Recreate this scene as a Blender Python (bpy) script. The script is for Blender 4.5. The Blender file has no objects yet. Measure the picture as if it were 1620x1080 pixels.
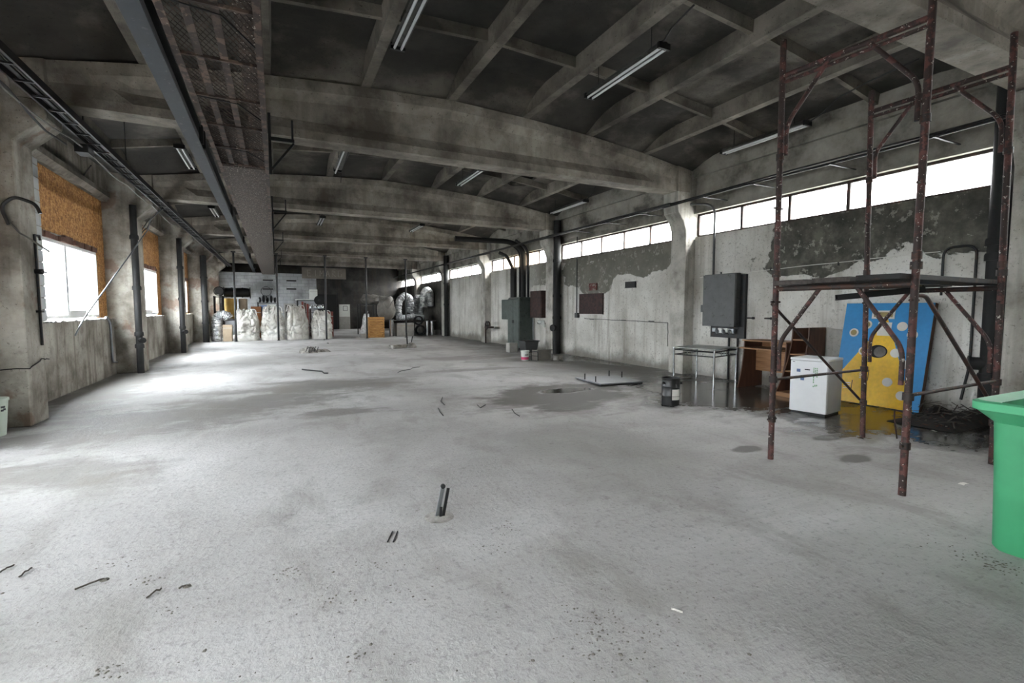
import bpy, bmesh, math, random
from mathutils import Vector, Matrix, noise as mnoise

random.seed(7)
R = math.radians
scene = bpy.context.scene
COL = scene.collection

# ------------------------------------------------------------------ camera
FPX, VX, VY, EYE = 765.0, 437.0, 488.5, 1.55
PITCH = math.atan((540 - VY) / FPX)
YAW = math.atan((810 - VX) * math.cos(PITCH) / FPX)
cam_d = bpy.data.cameras.new('camera')
cam_d.sensor_width = 36.0
cam_d.lens = FPX / 1620 * 36.0
cam_d.clip_start, cam_d.clip_end = 0.05, 300
cam = bpy.data.objects.new('camera', cam_d)
COL.objects.link(cam)
cam.location = (0, 0, EYE)
cam.rotation_euler = (math.pi / 2 - PITCH, 0, -YAW)
scene.camera = cam

# ------------------------------------------------------------------ world: even overcast sky
world = bpy.data.worlds.new('overcast_sky')
scene.world = world
world.use_nodes = True
_wn, _wl = world.node_tree.nodes, world.node_tree.links
_bg = _wn['Background']
_bg.inputs[0].default_value = (0.95, 0.975, 1.0, 1)
# standard overcast sky: three times brighter overhead than at the horizon
_tc = _wn.new('ShaderNodeTexCoord'); _sx = _wn.new('ShaderNodeSeparateXYZ'); _mr = _wn.new('ShaderNodeMapRange')
_wl.new(_tc.outputs['Generated'], _sx.inputs[0]); _wl.new(_sx.outputs[2], _mr.inputs['Value'])
_mr.inputs['From Min'].default_value = 0.0; _mr.inputs['From Max'].default_value = 1.0
_mr.inputs['To Min'].default_value = 0.8; _mr.inputs['To Max'].default_value = 2.4
_wl.new(_mr.outputs[0], _bg.inputs[1])
try:
    world.cycles.sampling_method = 'AUTOMATIC'
except Exception:
    pass

scene.view_settings.view_transform = 'Standard'
scene.view_settings.look = 'None'
scene.view_settings.gamma = 1.0
scene.view_settings.use_curve_mapping = False
scene.view_settings.exposure = 5.5

cy = scene.cycles
cy.use_denoising = True
cy.max_bounces = 8
cy.diffuse_bounces = 4
cy.glossy_bounces = 3
cy.transparent_max_bounces = 12
cy.caustics_reflective = False
cy.caustics_refractive = False
cy.sample_clamp_indirect = 6.0

# daylight portals, one in each window or gate opening (they only guide the sky's light)
def portal(x, y, z, sx, sz, inward):
    ld = bpy.data.lights.new('daylight_portal', 'AREA')
    ld.shape = 'RECTANGLE'
    ld.size, ld.size_y = sx, sz
    ld.cycles.is_portal = True
    o = bpy.data.objects.new('daylight_portal', ld)
    COL.objects.link(o)
    o.location = (x, y, z)
    o.rotation_euler = Vector(inward).to_track_quat('-Z', 'Z').to_euler()
    return o

# ------------------------------------------------------------------ layout of the hall
Y0, BAY = 2.67, 6.05                       # first column line, bay length
def col_y(k): return Y0 + BAY * k          # k = -1 .. 6
XL_WALL, XL_COL = -3.48, -2.95
XR_WALL, XR_COL = 8.93, 8.63
RIDGE = 2.95
Y_NEAR, Y_FAR = -3.75, 39.3
BEAM_BOT = 4.25
def top_z(x):
    s = abs(x - RIDGE)
    pts = [(0, 5.29), (1.5, 5.23), (3, 5.125), (4.5, 4.96), (6, 4.72), (6.6, 4.62)]
    for (a, za), (b, zb) in zip(pts, pts[1:]):
        if s <= b:
            return za + (zb - za) * (s - a) / (b - a)
    return pts[-1][1]

_cp, _sp, _cy, _sy = math.cos(PITCH), math.sin(PITCH), math.cos(YAW), math.sin(YAW)
_D = Vector((_sy * _cp, _cy * _cp, -_sp)); _RT = Vector((_cy, -_sy, 0)); _UP = _RT.cross(_D)
def ray(px, py): return _D + _RT * ((px - 810) / FPX) + _UP * ((540 - py) / FPX)
def at(px, py, Y):                         # measured pixel -> point on the plane y = Y
    v = ray(px, py); return Vector((0, 0, EYE)) + v * (Y / v.y)
def atx(px, py, X):
    v = ray(px, py); return Vector((0, 0, EYE)) + v * (X / v.x)
def atz(px, py, z):
    v = ray(px, py); return Vector((0, 0, EYE)) + v * ((z - EYE) / v.z)

# ------------------------------------------------------------------ materials
def hexc(h):
    h = h.lstrip('#')
    v = [int(h[i:i + 2], 16) / 255 for i in (0, 2, 4)]
    return tuple((c / 12.92 if c <= 0.04045 else ((c + 0.055) / 1.055) ** 2.4) for c in v) + (1,)

class NT:
    def __init__(s, name):
        s.m = bpy.data.materials.new(name); s.m.use_nodes = True
        s.t = s.m.node_tree; s.n = s.t.nodes; s.l = s.t.links
        s.b = s.n['Principled BSDF']; s.out = s.n['Material Output']
    def put(s, sock, v):
        if isinstance(v, bpy.types.NodeSocket): s.l.new(v, sock)
        elif v is not None:
            if isinstance(v, (tuple, list)) and len(v) == 3 and sock.type == 'RGBA': v = tuple(v) + (1,)
            sock.default_value = v
    def node(s, typ, **k):
        n = s.n.new(typ)
        for a, b in k.items(): setattr(n, a, b)
        return n
    def pos(s): return s.node('ShaderNodeNewGeometry').outputs['Position']
    def obj(s): return s.node('ShaderNodeTexCoord').outputs['Object']
    def gen(s): return s.node('ShaderNodeTexCoord').outputs['Generated']
    def mapping(s, vec, scale=(1, 1, 1), loc=(0, 0, 0), rot=(0, 0, 0)):
        n = s.node('ShaderNodeMapping'); s.put(n.inputs['Vector'], vec)
        n.inputs['Scale'].default_value = scale; n.inputs['Location'].default_value = loc; n.inputs['Rotation'].default_value = rot
        return n.outputs[0]
    def noise(s, vec, scale=1, detail=4, rough=.55, dist=0):
        n = s.node('ShaderNodeTexNoise'); s.put(n.inputs['Vector'], vec)
        n.inputs['Scale'].default_value = scale; n.inputs['Detail'].default_value = detail
        n.inputs['Roughness'].default_value = rough; n.inputs['Distortion'].default_value = dist
        return n.outputs[0]
    def voronoi(s, vec, scale=1, feature='F1', out=0, rnd=1):
        n = s.node('ShaderNodeTexVoronoi', feature=feature); s.put(n.inputs['Vector'], vec)
        n.inputs['Scale'].default_value = scale; n.inputs['Randomness'].default_value = rnd
        return n.outputs[out]
    def math(s, op, a, b=None, c=None, clamp=False):
        n = s.node('ShaderNodeMath', operation=op, use_clamp=clamp)
        s.put(n.inputs[0], a); s.put(n.inputs[1], b)
        if c is not None: s.put(n.inputs[2], c)
        return n.outputs[0]
    def vmath(s, op, a, b=None):
        n = s.node('ShaderNodeVectorMath', operation=op)
        s.put(n.inputs[0], a)
        if b is not None: s.put(n.inputs[1], b)
        return n.outputs['Value'] if op in ('LENGTH', 'DOT_PRODUCT') else n.outputs[0]
    def xyz(s, vec):
        n = s.node('ShaderNodeSeparateXYZ'); s.put(n.inputs[0], vec); return n.outputs
    def step(s, v, a, b, lo=0., hi=1.):
        n = s.node('ShaderNodeMapRange', interpolation_type='SMOOTHSTEP')
        s.put(n.inputs['Value'], v)
        n.inputs['From Min'].default_value = a; n.inputs['From Max'].default_value = b
        n.inputs['To Min'].default_value = lo; n.inputs['To Max'].default_value = hi
        return n.outputs[0]
    def mix(s, f, a, b, mode='MIX'):
        n = s.node('ShaderNodeMix', data_type='RGBA', blend_type=mode)
        s.put(n.inputs[0], f); s.put(n.inputs[6], a); s.put(n.inputs[7], b)
        return n.outputs[2]
    def ramp(s, f, stops):
        n = s.node('ShaderNodeValToRGB'); s.put(n.inputs[0], f)
        e = n.color_ramp.elements
        while len(e) < len(stops): e.new(0.5)
        for el, (p, c) in zip(e, stops):
            el.position = p; el.color = c if len(c) == 4 else tuple(c) + (1,)
        return n.outputs[0]
    def bump(s, h, strength=.3, dist=.02):
        n = s.node('ShaderNodeBump'); s.put(n.inputs['Height'], h)
        n.inputs['Strength'].default_value = strength; n.inputs['Distance'].default_value = dist
        s.l.new(n.outputs[0], s.b.inputs['Normal'])
    def fin(s, col=None, rough=None, metal=None, spec=None):
        s.put(s.b.inputs['Base Color'], col); s.put(s.b.inputs['Roughness'], rough)
        s.put(s.b.inputs['Metallic'], metal); s.put(s.b.inputs['Specular IOR Level'], spec)
        return s.m

MT = {}
def paint(name, col, rough=.55, metal=0., var=.25, rust=0., rustcol='#4a2a1c', speck=0., speckcol='#c9c4b8', scale=6., bump=.15):
    t = NT(name); p = t.pos()
    c = hexc(col) if isinstance(col, str) else col
    n1 = t.noise(p, scale, 5, .6)
    dark = tuple(x * (1 - var) for x in c[:3]) + (1,); light = tuple(min(1, x * (1 + var)) for x in c[:3]) + (1,)
    k = t.ramp(n1, [(.3, dark), (.7, light)])
    if rust:
        m = t.step(t.noise(p, scale * 1.7, 6, .7), .62 - rust * .3, .70 - rust * .3)
        k = t.mix(m, k, hexc(rustcol))
    if speck:
        m = t.step(t.noise(p, scale * 7, 3, .6), .70 - speck * .2, .74 - speck * .2)
        k = t.mix(m, k, hexc(speckcol))
    t.bump(t.noise(p, scale * 6, 3), bump, .004)
    MT[name] = t.fin(k, rough, metal); return MT[name]

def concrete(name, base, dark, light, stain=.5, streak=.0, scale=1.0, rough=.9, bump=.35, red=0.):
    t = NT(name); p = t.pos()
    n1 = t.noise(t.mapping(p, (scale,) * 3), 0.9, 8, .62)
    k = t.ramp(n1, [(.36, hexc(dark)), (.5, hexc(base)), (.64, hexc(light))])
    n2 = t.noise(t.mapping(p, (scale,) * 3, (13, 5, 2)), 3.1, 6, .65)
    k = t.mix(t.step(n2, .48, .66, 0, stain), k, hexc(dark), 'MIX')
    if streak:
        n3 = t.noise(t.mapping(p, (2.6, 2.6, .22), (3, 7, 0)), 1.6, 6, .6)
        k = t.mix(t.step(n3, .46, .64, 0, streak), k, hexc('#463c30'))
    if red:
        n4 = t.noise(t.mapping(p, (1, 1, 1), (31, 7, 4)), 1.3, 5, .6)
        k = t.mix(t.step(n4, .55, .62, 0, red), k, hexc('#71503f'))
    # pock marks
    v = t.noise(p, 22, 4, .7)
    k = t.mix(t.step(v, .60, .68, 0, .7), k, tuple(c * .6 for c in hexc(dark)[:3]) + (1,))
    h = t.math('ADD', t.noise(p, 9, 8, .65), t.math('MULTIPLY', v, .5))
    t.bump(h, bump, .03)
    MT[name] = t.fin(k, rough); return MT[name]

# floor: pale trowelled concrete, damp and wet areas
def floor_mat():
    t = NT('concrete_floor'); p = t.pos()
    big = t.noise(p, .33, 6, .55, .3)
    mid = t.noise(t.mapping(p, (1, .55, 1), rot=(0, 0, .5)), 1.7, 8, .65, .4)
    fine = t.noise(p, 26, 6, .7)
    k = t.ramp(big, [(.34, hexc('#908e8b')), (.5, hexc('#a8a6a4')), (.66, hexc('#bcbbba'))])
    k = t.mix(t.step(mid, .48, .68, 0, .5), k, hexc('#7c7873'))
    k = t.mix(t.step(fine, .52, .68, 0, .5), k, hexc('#6e6c69'))
    spots = t.noise(t.mapping(p, (1, 1, 1), (2, 8, 0)), 9, 5, .7)
    k = t.mix(t.step(spots, .60, .70, 0, .45), k, hexc('#615e5a'))
    swirl = t.noise(t.mapping(p, (.8, 5, 1), rot=(0, 0, .75)), 1.4, 7, .65, 2.2)
    k = t.mix(t.step(swirl, .46, .70, 0, .16), k, hexc('#7a7775'))
    wob = t.noise(t.mapping(p, (.8, 1.5, 1)), 1.2, 8, .66, .5)
    wob2 = t.noise(t.mapping(p, (1, 1, 1), (9, 4, 0)), 4.5, 5, .6)
    w = t.math('ADD', t.math('MULTIPLY', t.math('SUBTRACT', wob, .5), 3.2), t.math('MULTIPLY', t.math('SUBTRACT', wob2, .5), 1.2))
    xy = t.vmath('MULTIPLY', p, (1, 1, 0))
    def blobs(lst):
        cur = None
        for (cx, cyy, rx, ry) in lst:
            d = t.vmath('MULTIPLY', t.vmath('SUBTRACT', xy, (cx, cyy, 0)), (1 / rx, 1 / ry, 0))
            v = t.math('SUBTRACT', 1.0, t.vmath('LENGTH', d))
            cur = v if cur is None else t.math('MAXIMUM', cur, v)
        return cur
    damp = blobs([(-1.4, 8.3, 2.2, 1.1), (-.4, 9.1, 1.9, 1.0), (.9, 10.4, 2.3, 1.3), (-2.4, 7.6, 1.3, .8), (-3.0, 12, .9, 5), (-2.0, 5.9, 1.2, .6),
                  (.9, 7.6, .9, .4), (5.6, 14.4, 2.4, 1.0), (4.8, 11.5, 1.6, .35), (4.5, 7.3, 2.2, 1.9), (7.2, 6.2, 2.4, 2.2), (7.6, 3.5, 2.2, 1.4), (8.4, 10.5, 1.3, 4.0),
                  (-2.9, 20, .5, 8), (8.2, 21, .8, 5), (4.65, 3.6, .3, .18), (5.36, 2.86, .3, .16), (5.95, 3.5, .4, .2)])
    dm = t.step(t.math('ADD', damp, t.math('MULTIPLY', w, .75)), .02, .62)
    k = t.mix(t.math('MULTIPLY', dm, .62), k, t.mix(t.step(mid, .35, .7), hexc('#4f4b46'), hexc('#6b655d')))
    soak = blobs([(4.6, 7.5, 1.7, 1.2), (4.2, 6.5, .8, .45), (5.5, 7.9, .9, .5), (4.65, 3.6, .26, .14), (5.36, 2.86, .26, .13), (5.95, 3.5, .3, .12)])
    sm = t.step(t.math('ADD', soak, t.math('MULTIPLY', w, .34)), .06, .36)
    k = t.mix(t.math('MULTIPLY', sm, .85), k, hexc('#38342d'))
    wet = blobs([(4.9, 7.75, .75, .3), (7.6, 5.6, 1.9, 1.6), (7.8, 7.2, 1.9, 1.9), (6.4, 6.1, 1.2, .8),
                 (7.7, 3.75, 2.0, 1.1), (8.2, 2.9, 2.0, 1.0), (8.0, 13.2, 1.8, 1.3), (6.4, 13.2, 1.8, .6), (8.6, 16, .7, 3),
                 (8.55, 11.6, .35, 1.6)])
    wm = t.step(t.math('ADD', wet, t.math('MULTIPLY', w, .34)), .06, .34)
    k = t.mix(t.math('MULTIPLY', wm, .78), k, hexc('#312e29'))
    rough = t.math('SUBTRACT', t.math('SUBTRACT', .82, t.math('MULTIPLY', t.math('MAXIMUM', dm, sm), .22)), t.math('MULTIPLY', wm, .46))
    h = t.math('ADD', t.math('MULTIPLY', mid, .7), t.math('ADD', t.math('MULTIPLY', fine, .35), t.math('MULTIPLY', swirl, .15)))
    h = t.math('MULTIPLY', h, t.math('SUBTRACT', 1.0, t.math('MULTIPLY', wm, .96)))
    t.bump(h, .7, .035)
    MT['floor'] = t.fin(k, rough, spec=.5)
floor_mat()

# right wall: whitewashed concrete, top coat fallen off in a band under the windows
def right_wall_mat():
    t = NT('peeling_wall'); p = t.pos(); q = t.xyz(p)
    n1 = t.noise(p, .8, 8, .6)
    k = t.ramp(n1, [(.36, hexc('#b1aea6')), (.5, hexc('#c6c4bd')), (.62, hexc('#d4d2cc'))])
    st = t.noise(t.mapping(p, (2.2, 2.2, .18)), 1.5, 7, .62)
    k = t.mix(t.step(st, .48, .68, 0, .55), k, hexc('#857d70'))
    fine = t.noise(p, 18, 5, .7)
    k = t.mix(t.step(fine, .56, .66, 0, .55), k, hexc('#6e6960'))
    dot = t.noise(t.mapping(p, (1, 1, 1), (5, 3, 8)), 38, 3, .6)
    k = t.mix(t.step(dot, .66, .70, 0, .75), k, hexc('#4c4842'))
    # bottom dirt
    lo = t.math('ADD', q[2], t.math('MULTIPLY', t.math('SUBTRACT', n1, .5), .9))
    k = t.mix(t.step(lo, .05, .42, .75, 0), k, hexc('#5e5a50'))
    # peeled band
    pn = t.noise(t.mapping(p, (1, .75, 1.1), (4, 1, 3)), .85, 8, .58, .4)
    def bl(cy_, cz_, ry_, rz_, amt):
        e = t.vmath('MULTIPLY', t.vmath('SUBTRACT', p, (0, cy_, cz_)), (0, 1 / ry_, 1 / rz_))
        return t.step(t.vmath('LENGTH', e), 1.0, .2, 0., amt)
    zz = t.math('ADD', t.math('MULTIPLY', t.math('SUBTRACT', q[2], 2.86), .26), t.math('MULTIPLY', t.math('SUBTRACT', pn, .5), .9))
    for b_ in (bl(5.4, 2.55, 1.6, .75, .24), bl(3.6, 2.6, 1.5, .7, .22), bl(12.4, 2.3, 1.5, .9, .26), bl(13.9, 2.7, .8, .8, .12), bl(10.6, 2.75, 1.6, .5, .16), bl(7.9, 2.9, 1.3, .6, -.30), bl(6.2, 2.33, .9, .2, .1), bl(16.3, 2.7, 1.2, .7, .2)):
        zz = t.math('ADD', zz, b_)
    above = t.step(q[2], 3.7, 3.76)
    band = t.step(zz, .0, .016)
    band = t.math('MULTIPLY', band, t.math('SUBTRACT', 1.0, above))
    near = t.math('SUBTRACT', 1.0, t.step(q[1], 15.5, 17.5))
    band = t.math('MULTIPLY', band, near)
    pc = t.ramp(t.noise(p, 2.6, 7, .7), [(.36, hexc('#3b3a35')), (.5, hexc('#504f48')), (.64, hexc('#6c6a60'))])
    pc = t.mix(t.step(q[1], 8.5, 9.2, 0, .5), pc, hexc('#87857b'))
    chips = t.noise(p, 7, 6, .65)
    pc = t.mix(t.step(chips, .58, .61, 0, .6), pc, hexc('#a5a39a'))
    k = t.mix(band, k, pc)
    # concrete edge beam above the windows
    uc = t.ramp(t.noise(p, 1.3, 8, .65), [(.36, hexc('#5e5a52')), (.5, hexc('#8d8a81')), (.64, hexc('#a39f96'))])
    k = t.mix(above, k, uc)
    dk = t.step(t.noise(t.mapping(p, (1, .5, 1), (7, 2, 1)), .9, 6, .6), .56, .66)
    k = t.mix(t.math('MULTIPLY', t.math('MULTIPLY', dk, above), .75), k, hexc('#34322d'))
    h = t.math('ADD', t.noise(p, 11, 7, .65), t.math('MULTIPLY', band, -1.2))
    t.bump(h, .35, .03)
    MT['wall_right'] = t.fin(k, .9)
right_wall_mat()

concrete('wall_left', '#99948a', '#5f594f', '#b2aea4', .45, .55, 1.0)
concrete('column_left', '#9b968c', '#6a645a', '#b8b4aa', .4, .35, 1.3, red=.55)
concrete('column_right', '#b5b2aa', '#87837a', '#c8c5bd', .3, .35, 1.3)
concrete('beam', '#8a847a', '#5e5850', '#a59f94', .4, .25, 1.2)
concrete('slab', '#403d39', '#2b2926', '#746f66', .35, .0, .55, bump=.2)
concrete('rib', '#6d685f', '#46423c', '#857f75', .5, .0, 1.1)
concrete('far_wall', '#3a3937', '#222120', '#4a4946', .4, .3, .8)
concrete('dark_wall', '#4d4b45', '#34332f', '#68655d', .5, .5, .9)  # darker streaked tone for the two farthest right-wall bays
concrete('outside', '#6a6a68', '#555553', '#7d7d7b', .2, 0, .3)
concrete('lump', '#8d8a84', '#5d5a55', '#a7a49e', .4, 0, 6)

def white_brick():
    t = NT('white_brick'); p = t.pos()
    b = t.node('ShaderNodeTexBrick')
    t.put(b.inputs['Vector'], t.mapping(p, (1, 1, 1), rot=(math.pi / 2, 0, 0)))
    b.inputs['Color1'].default_value = hexc('#a8aaac'); b.inputs['Color2'].default_value = hexc('#9c9ea0'); b.inputs['Mortar'].default_value = hexc('#86888a')
    b.inputs['Scale'].default_value = 1; b.inputs['Mortar Size'].default_value = .012; b.inputs['Brick Width'].default_value = .42; b.inputs['Row Height'].default_value = .21
    d = t.step(t.noise(p, .6, 5, .6), .42, .7, 0, .75)
    MT['white_brick'] = t.fin(t.mix(d, b.outputs[0], hexc('#4f4f4e')), .85)
white_brick()

def osb():
    t = NT('osb_board'); p = t.pos()
    v = t.voronoi(t.mapping(p, (1, 11, 24), rot=(.5, 0, 0)), 1.6, out=1)
    w = t.voronoi(t.mapping(p, (1, 22, 9), rot=(-.4, 0, 0)), 1.6, out=1)
    f = t.xyz(v)[0]; g = t.xyz(w)[1]
    k = t.ramp(t.math('MULTIPLY', t.math('ADD', f, g), .5), [(.15, hexc('#8a5e33')), (.5, hexc('#b58046')), (.85, hexc('#d3a56c'))])
    k = t.mix(t.step(t.noise(p, 1.1, 6, .6), .5, .75, 0, .45), k, hexc('#6e4b2a'))
    t.bump(f, .15, .004)
    MT['osb'] = t.fin(k, .75)
osb()

def pane(name, tint, dirt):
    t = NT(name); p = t.pos()
    tr = t.node('ShaderNodeBsdfTransparent'); gl = t.node('ShaderNodeBsdfGlossy'); df = t.node('ShaderNodeBsdfTranslucent')
    t.put(tr.inputs[0], tint); gl.inputs['Roughness'].default_value = .05
    df.inputs[0].default_value = tint
    m1 = t.node('ShaderNodeMixShader'); m2 = t.node('ShaderNodeMixShader')
    d = t.step(t.noise(p, 3, 5, .6), .4, .7, dirt * .5, dirt)
    t.put(m1.inputs[0], d); t.l.new(tr.outputs[0], m1.inputs[1]); t.l.new(df.outputs[0], m1.inputs[2])
    m2.inputs[0].default_value = .05; t.l.new(m1.outputs[0], m2.inputs[1]); t.l.new(gl.outputs[0], m2.inputs[2])
    t.l.new(m2.outputs[0], t.out.inputs[0]); MT[name] = t.m
pane('pane_clear', (.93, .95, .96, 1), .15)
pane('pane_dusty', (.92, .92, .91, 1), .25)
pane('pane_warm', (.62, .55, .46, 1), .6)

def foil():
    t = NT('crumpled_foil'); p = t.pos()
    h = t.voronoi(p, 14, feature='F1')
    t.bump(t.math('ADD', h, t.noise(p, 9, 4)), .8, .05)
    MT['foil'] = t.fin(t.ramp(t.noise(p, 5, 4), [(.35, hexc('#a3a4a6')), (.65, hexc('#dcdddd'))]), .35, .55)
foil()

def sackmat():
    t = NT('woven_sack'); p = t.pos()
    k = t.ramp(t.noise(p, 1.2, 5, .55), [(.34, hexc('#a8a39a')), (.5, hexc('#c4c1ba')), (.66, hexc('#d6d4cf'))])
    k = t.mix(t.step(t.noise(p, 2.2, 6, .6), .54, .72, 0, .5), k, hexc('#857c70'))
    t.bump(t.noise(p, 3.5, 4, .55, .8), .7, .08)
    MT['sack'] = t.fin(k, .8)
sackmat()

def wood(name, a, b, c, along=(1, 14, 14), rough=.55):
    t = NT(name); p = t.pos()
    g = t.noise(t.mapping(p, along), 2.2, 6, .6, .6)
    k = t.ramp(g, [(.3, hexc(a)), (.5, hexc(b)), (.72, hexc(c))])
    t.bump(g, .1, .003); MT[name] = t.fin(k, rough)
wood('veneer_dark', '#3f2a1f', '#57392a', '#6d4a36', (4, 4, .6))
wood('veneer_light', '#7d5736', '#976d47', '#a9825c', (14, 1, 14))
wood('crate_wood', '#8a6234', '#b5854a', '#caa065', (2, 10, 10), .7)
wood('old_plank', '#262220', '#3a3430', '#4c4640', (1, 12, 12), .8)

paint('scaffold_red', '#52302c', .7, 0, .35, .6, '#2b1d19', .32, '#a9a29a', 5)
paint('scaffold_dark', '#2c2523', .65, .2, .3, .5, '#40291f', .12)
paint('green_bin', '#3f9467', .5, 0, .10, 0, speck=.0, scale=3, bump=.06)
paint('green_bin_rim', '#48a072', .55, 0, .12, 0, scale=3)
paint('fridge_white', '#dfe0e2', .3, 0, .03)
paint('fridge_side', '#b4b5b5', .35, 0, .05)
paint('grey_steel', '#4b4c4c', .5, .2, .15, .12, '#2e2d2c')
paint('dark_steel', '#232425', .55, .3, .3, .2, '#3a2a22')
paint('deck_steel', '#1d1c1b', .8, 0, .3, .3, '#3a2a22')
paint('blue_steel', '#1f252b', .6, .1, .2, .1, '#4a4c4d')
paint('black_steel', '#121212', .6, .2, .3)
paint('black_pipe', '#0e0e0e', .75, 0, .35, .2, '#1c1815')
paint('cabinet_green', '#4c5450', .5, .2, .2, .15, '#262a28')
paint('rust_brown', '#3d2723', .75, 0, .25, .5, '#2a1c19')
paint('rust_red', '#5d2a26', .7, 0, .3, .4, '#7c736a')
paint('rust_catwalk', '#54443a', .85, 0, .4, .6, '#2c211b', .05, '#b8b0a2', 4)
paint('rust_flaking', '#40352d', .85, 0, .4, .6, '#33271f', .45, '#b8b0a2', 5)
paint('galv', '#8d9093', .4, .7, .15)
paint('chrome', '#b6b8ba', .25, .9, .08)
paint('glass_top', '#aeb1ae', .35, 0, .05)
paint('white_plastic', '#d8dad4', .45, 0, .05)
paint('bucket_mint', '#c6d3c6', .45, 0, .05)
paint('pink_label', '#d0436f', .5, 0, .05)
paint('paper', '#d2cfc8', .8, 0, .06)
paint('black_plastic', '#141516', .35, 0, .2)
paint('rubber', '#0f0f10', .7, 0, .2)
paint('board_blue', '#1c80bd', .45, 0, .07, 0, scale=14)
paint('board_yellow', '#e3b40c', .38, 0, .10, 0, scale=18, bump=.5)
paint('board_white', '#cfccc4', .5, 0, .08)
paint('board_khaki', '#8f8150', .6, 0, .12)
paint('board_side', '#4a2f1b', .7, 0, .2)
paint('board_glass', '#6d6a66', .2, .3, .3)
paint('tube_glass', '#cfd2d2', .3, 0, .05)
paint('lamp_body', '#4c4b48', .5, .3, .2, .3, '#2f2d2a')
paint('window_pvc', '#d5d6d6', .4, 0, .05)
paint('frame_rust', '#3a302c', .7, .1, .3, .3)
paint('cable', '#1b1a19', .6, 0, .2)
paint('cable_grey', '#5a5853', .6, 0, .2)
paint('carton', '#9c8b76', .85, 0, .12)
paint('carton_grey', '#a09e98', .85, 0, .12)
paint('carton_brown', '#8a5a36', .85, 0, .12)
paint('insulation', '#b59149', .85, 0, .25, scale=3)
paint('tarp', '#75716a', .6, 0, .35, scale=3, bump=.5)
paint('rubbish', '#24211e', .85, 0, .6, .2, scale=9)
paint('mud', '#6a665f', .95, 0, .3, scale=20, bump=.6)
paint('twig', '#4b4640', .9, 0, .3, scale=20)
paint('red_board', '#7a3b32', .7, 0, .2)
paint('ink_blue', '#5b6f9c', .6, 0, .2)
paint('ink_green', '#7da882', .6, 0, .2)
paint('ink_dark', '#333539', .6, 0, .2)
paint('dark_hole', '#131211', .9, 0, .3)
paint('sign_board', '#6b655d', .85, 0, .2, scale=2)
paint('sign_letter', '#8a847b', .85, 0, .2)
paint('brick_red', '#6b4f43', .9, 0, .3, scale=8, bump=.5)
paint('whitewash_block', '#b9bcbe', .85, 0, .08, scale=3)

# ------------------------------------------------------------------ mesh building
ORI = {}
def tag(o, label=None, cat=None, group=None, kind=None):
    if label: o['label'] = label
    if cat: o['category'] = cat
    if group: o['group'] = group
    if kind: o['kind'] = kind
    return o
def thing(name, label, cat, loc=(0, 0, 0), group=None, kind=None):
    o = bpy.data.objects.new(name, None); COL.objects.link(o)
    o.empty_display_size = .1
    o.location = loc; ORI[o.name] = Vector(loc)
    return tag(o, label, cat, group, kind)

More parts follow.
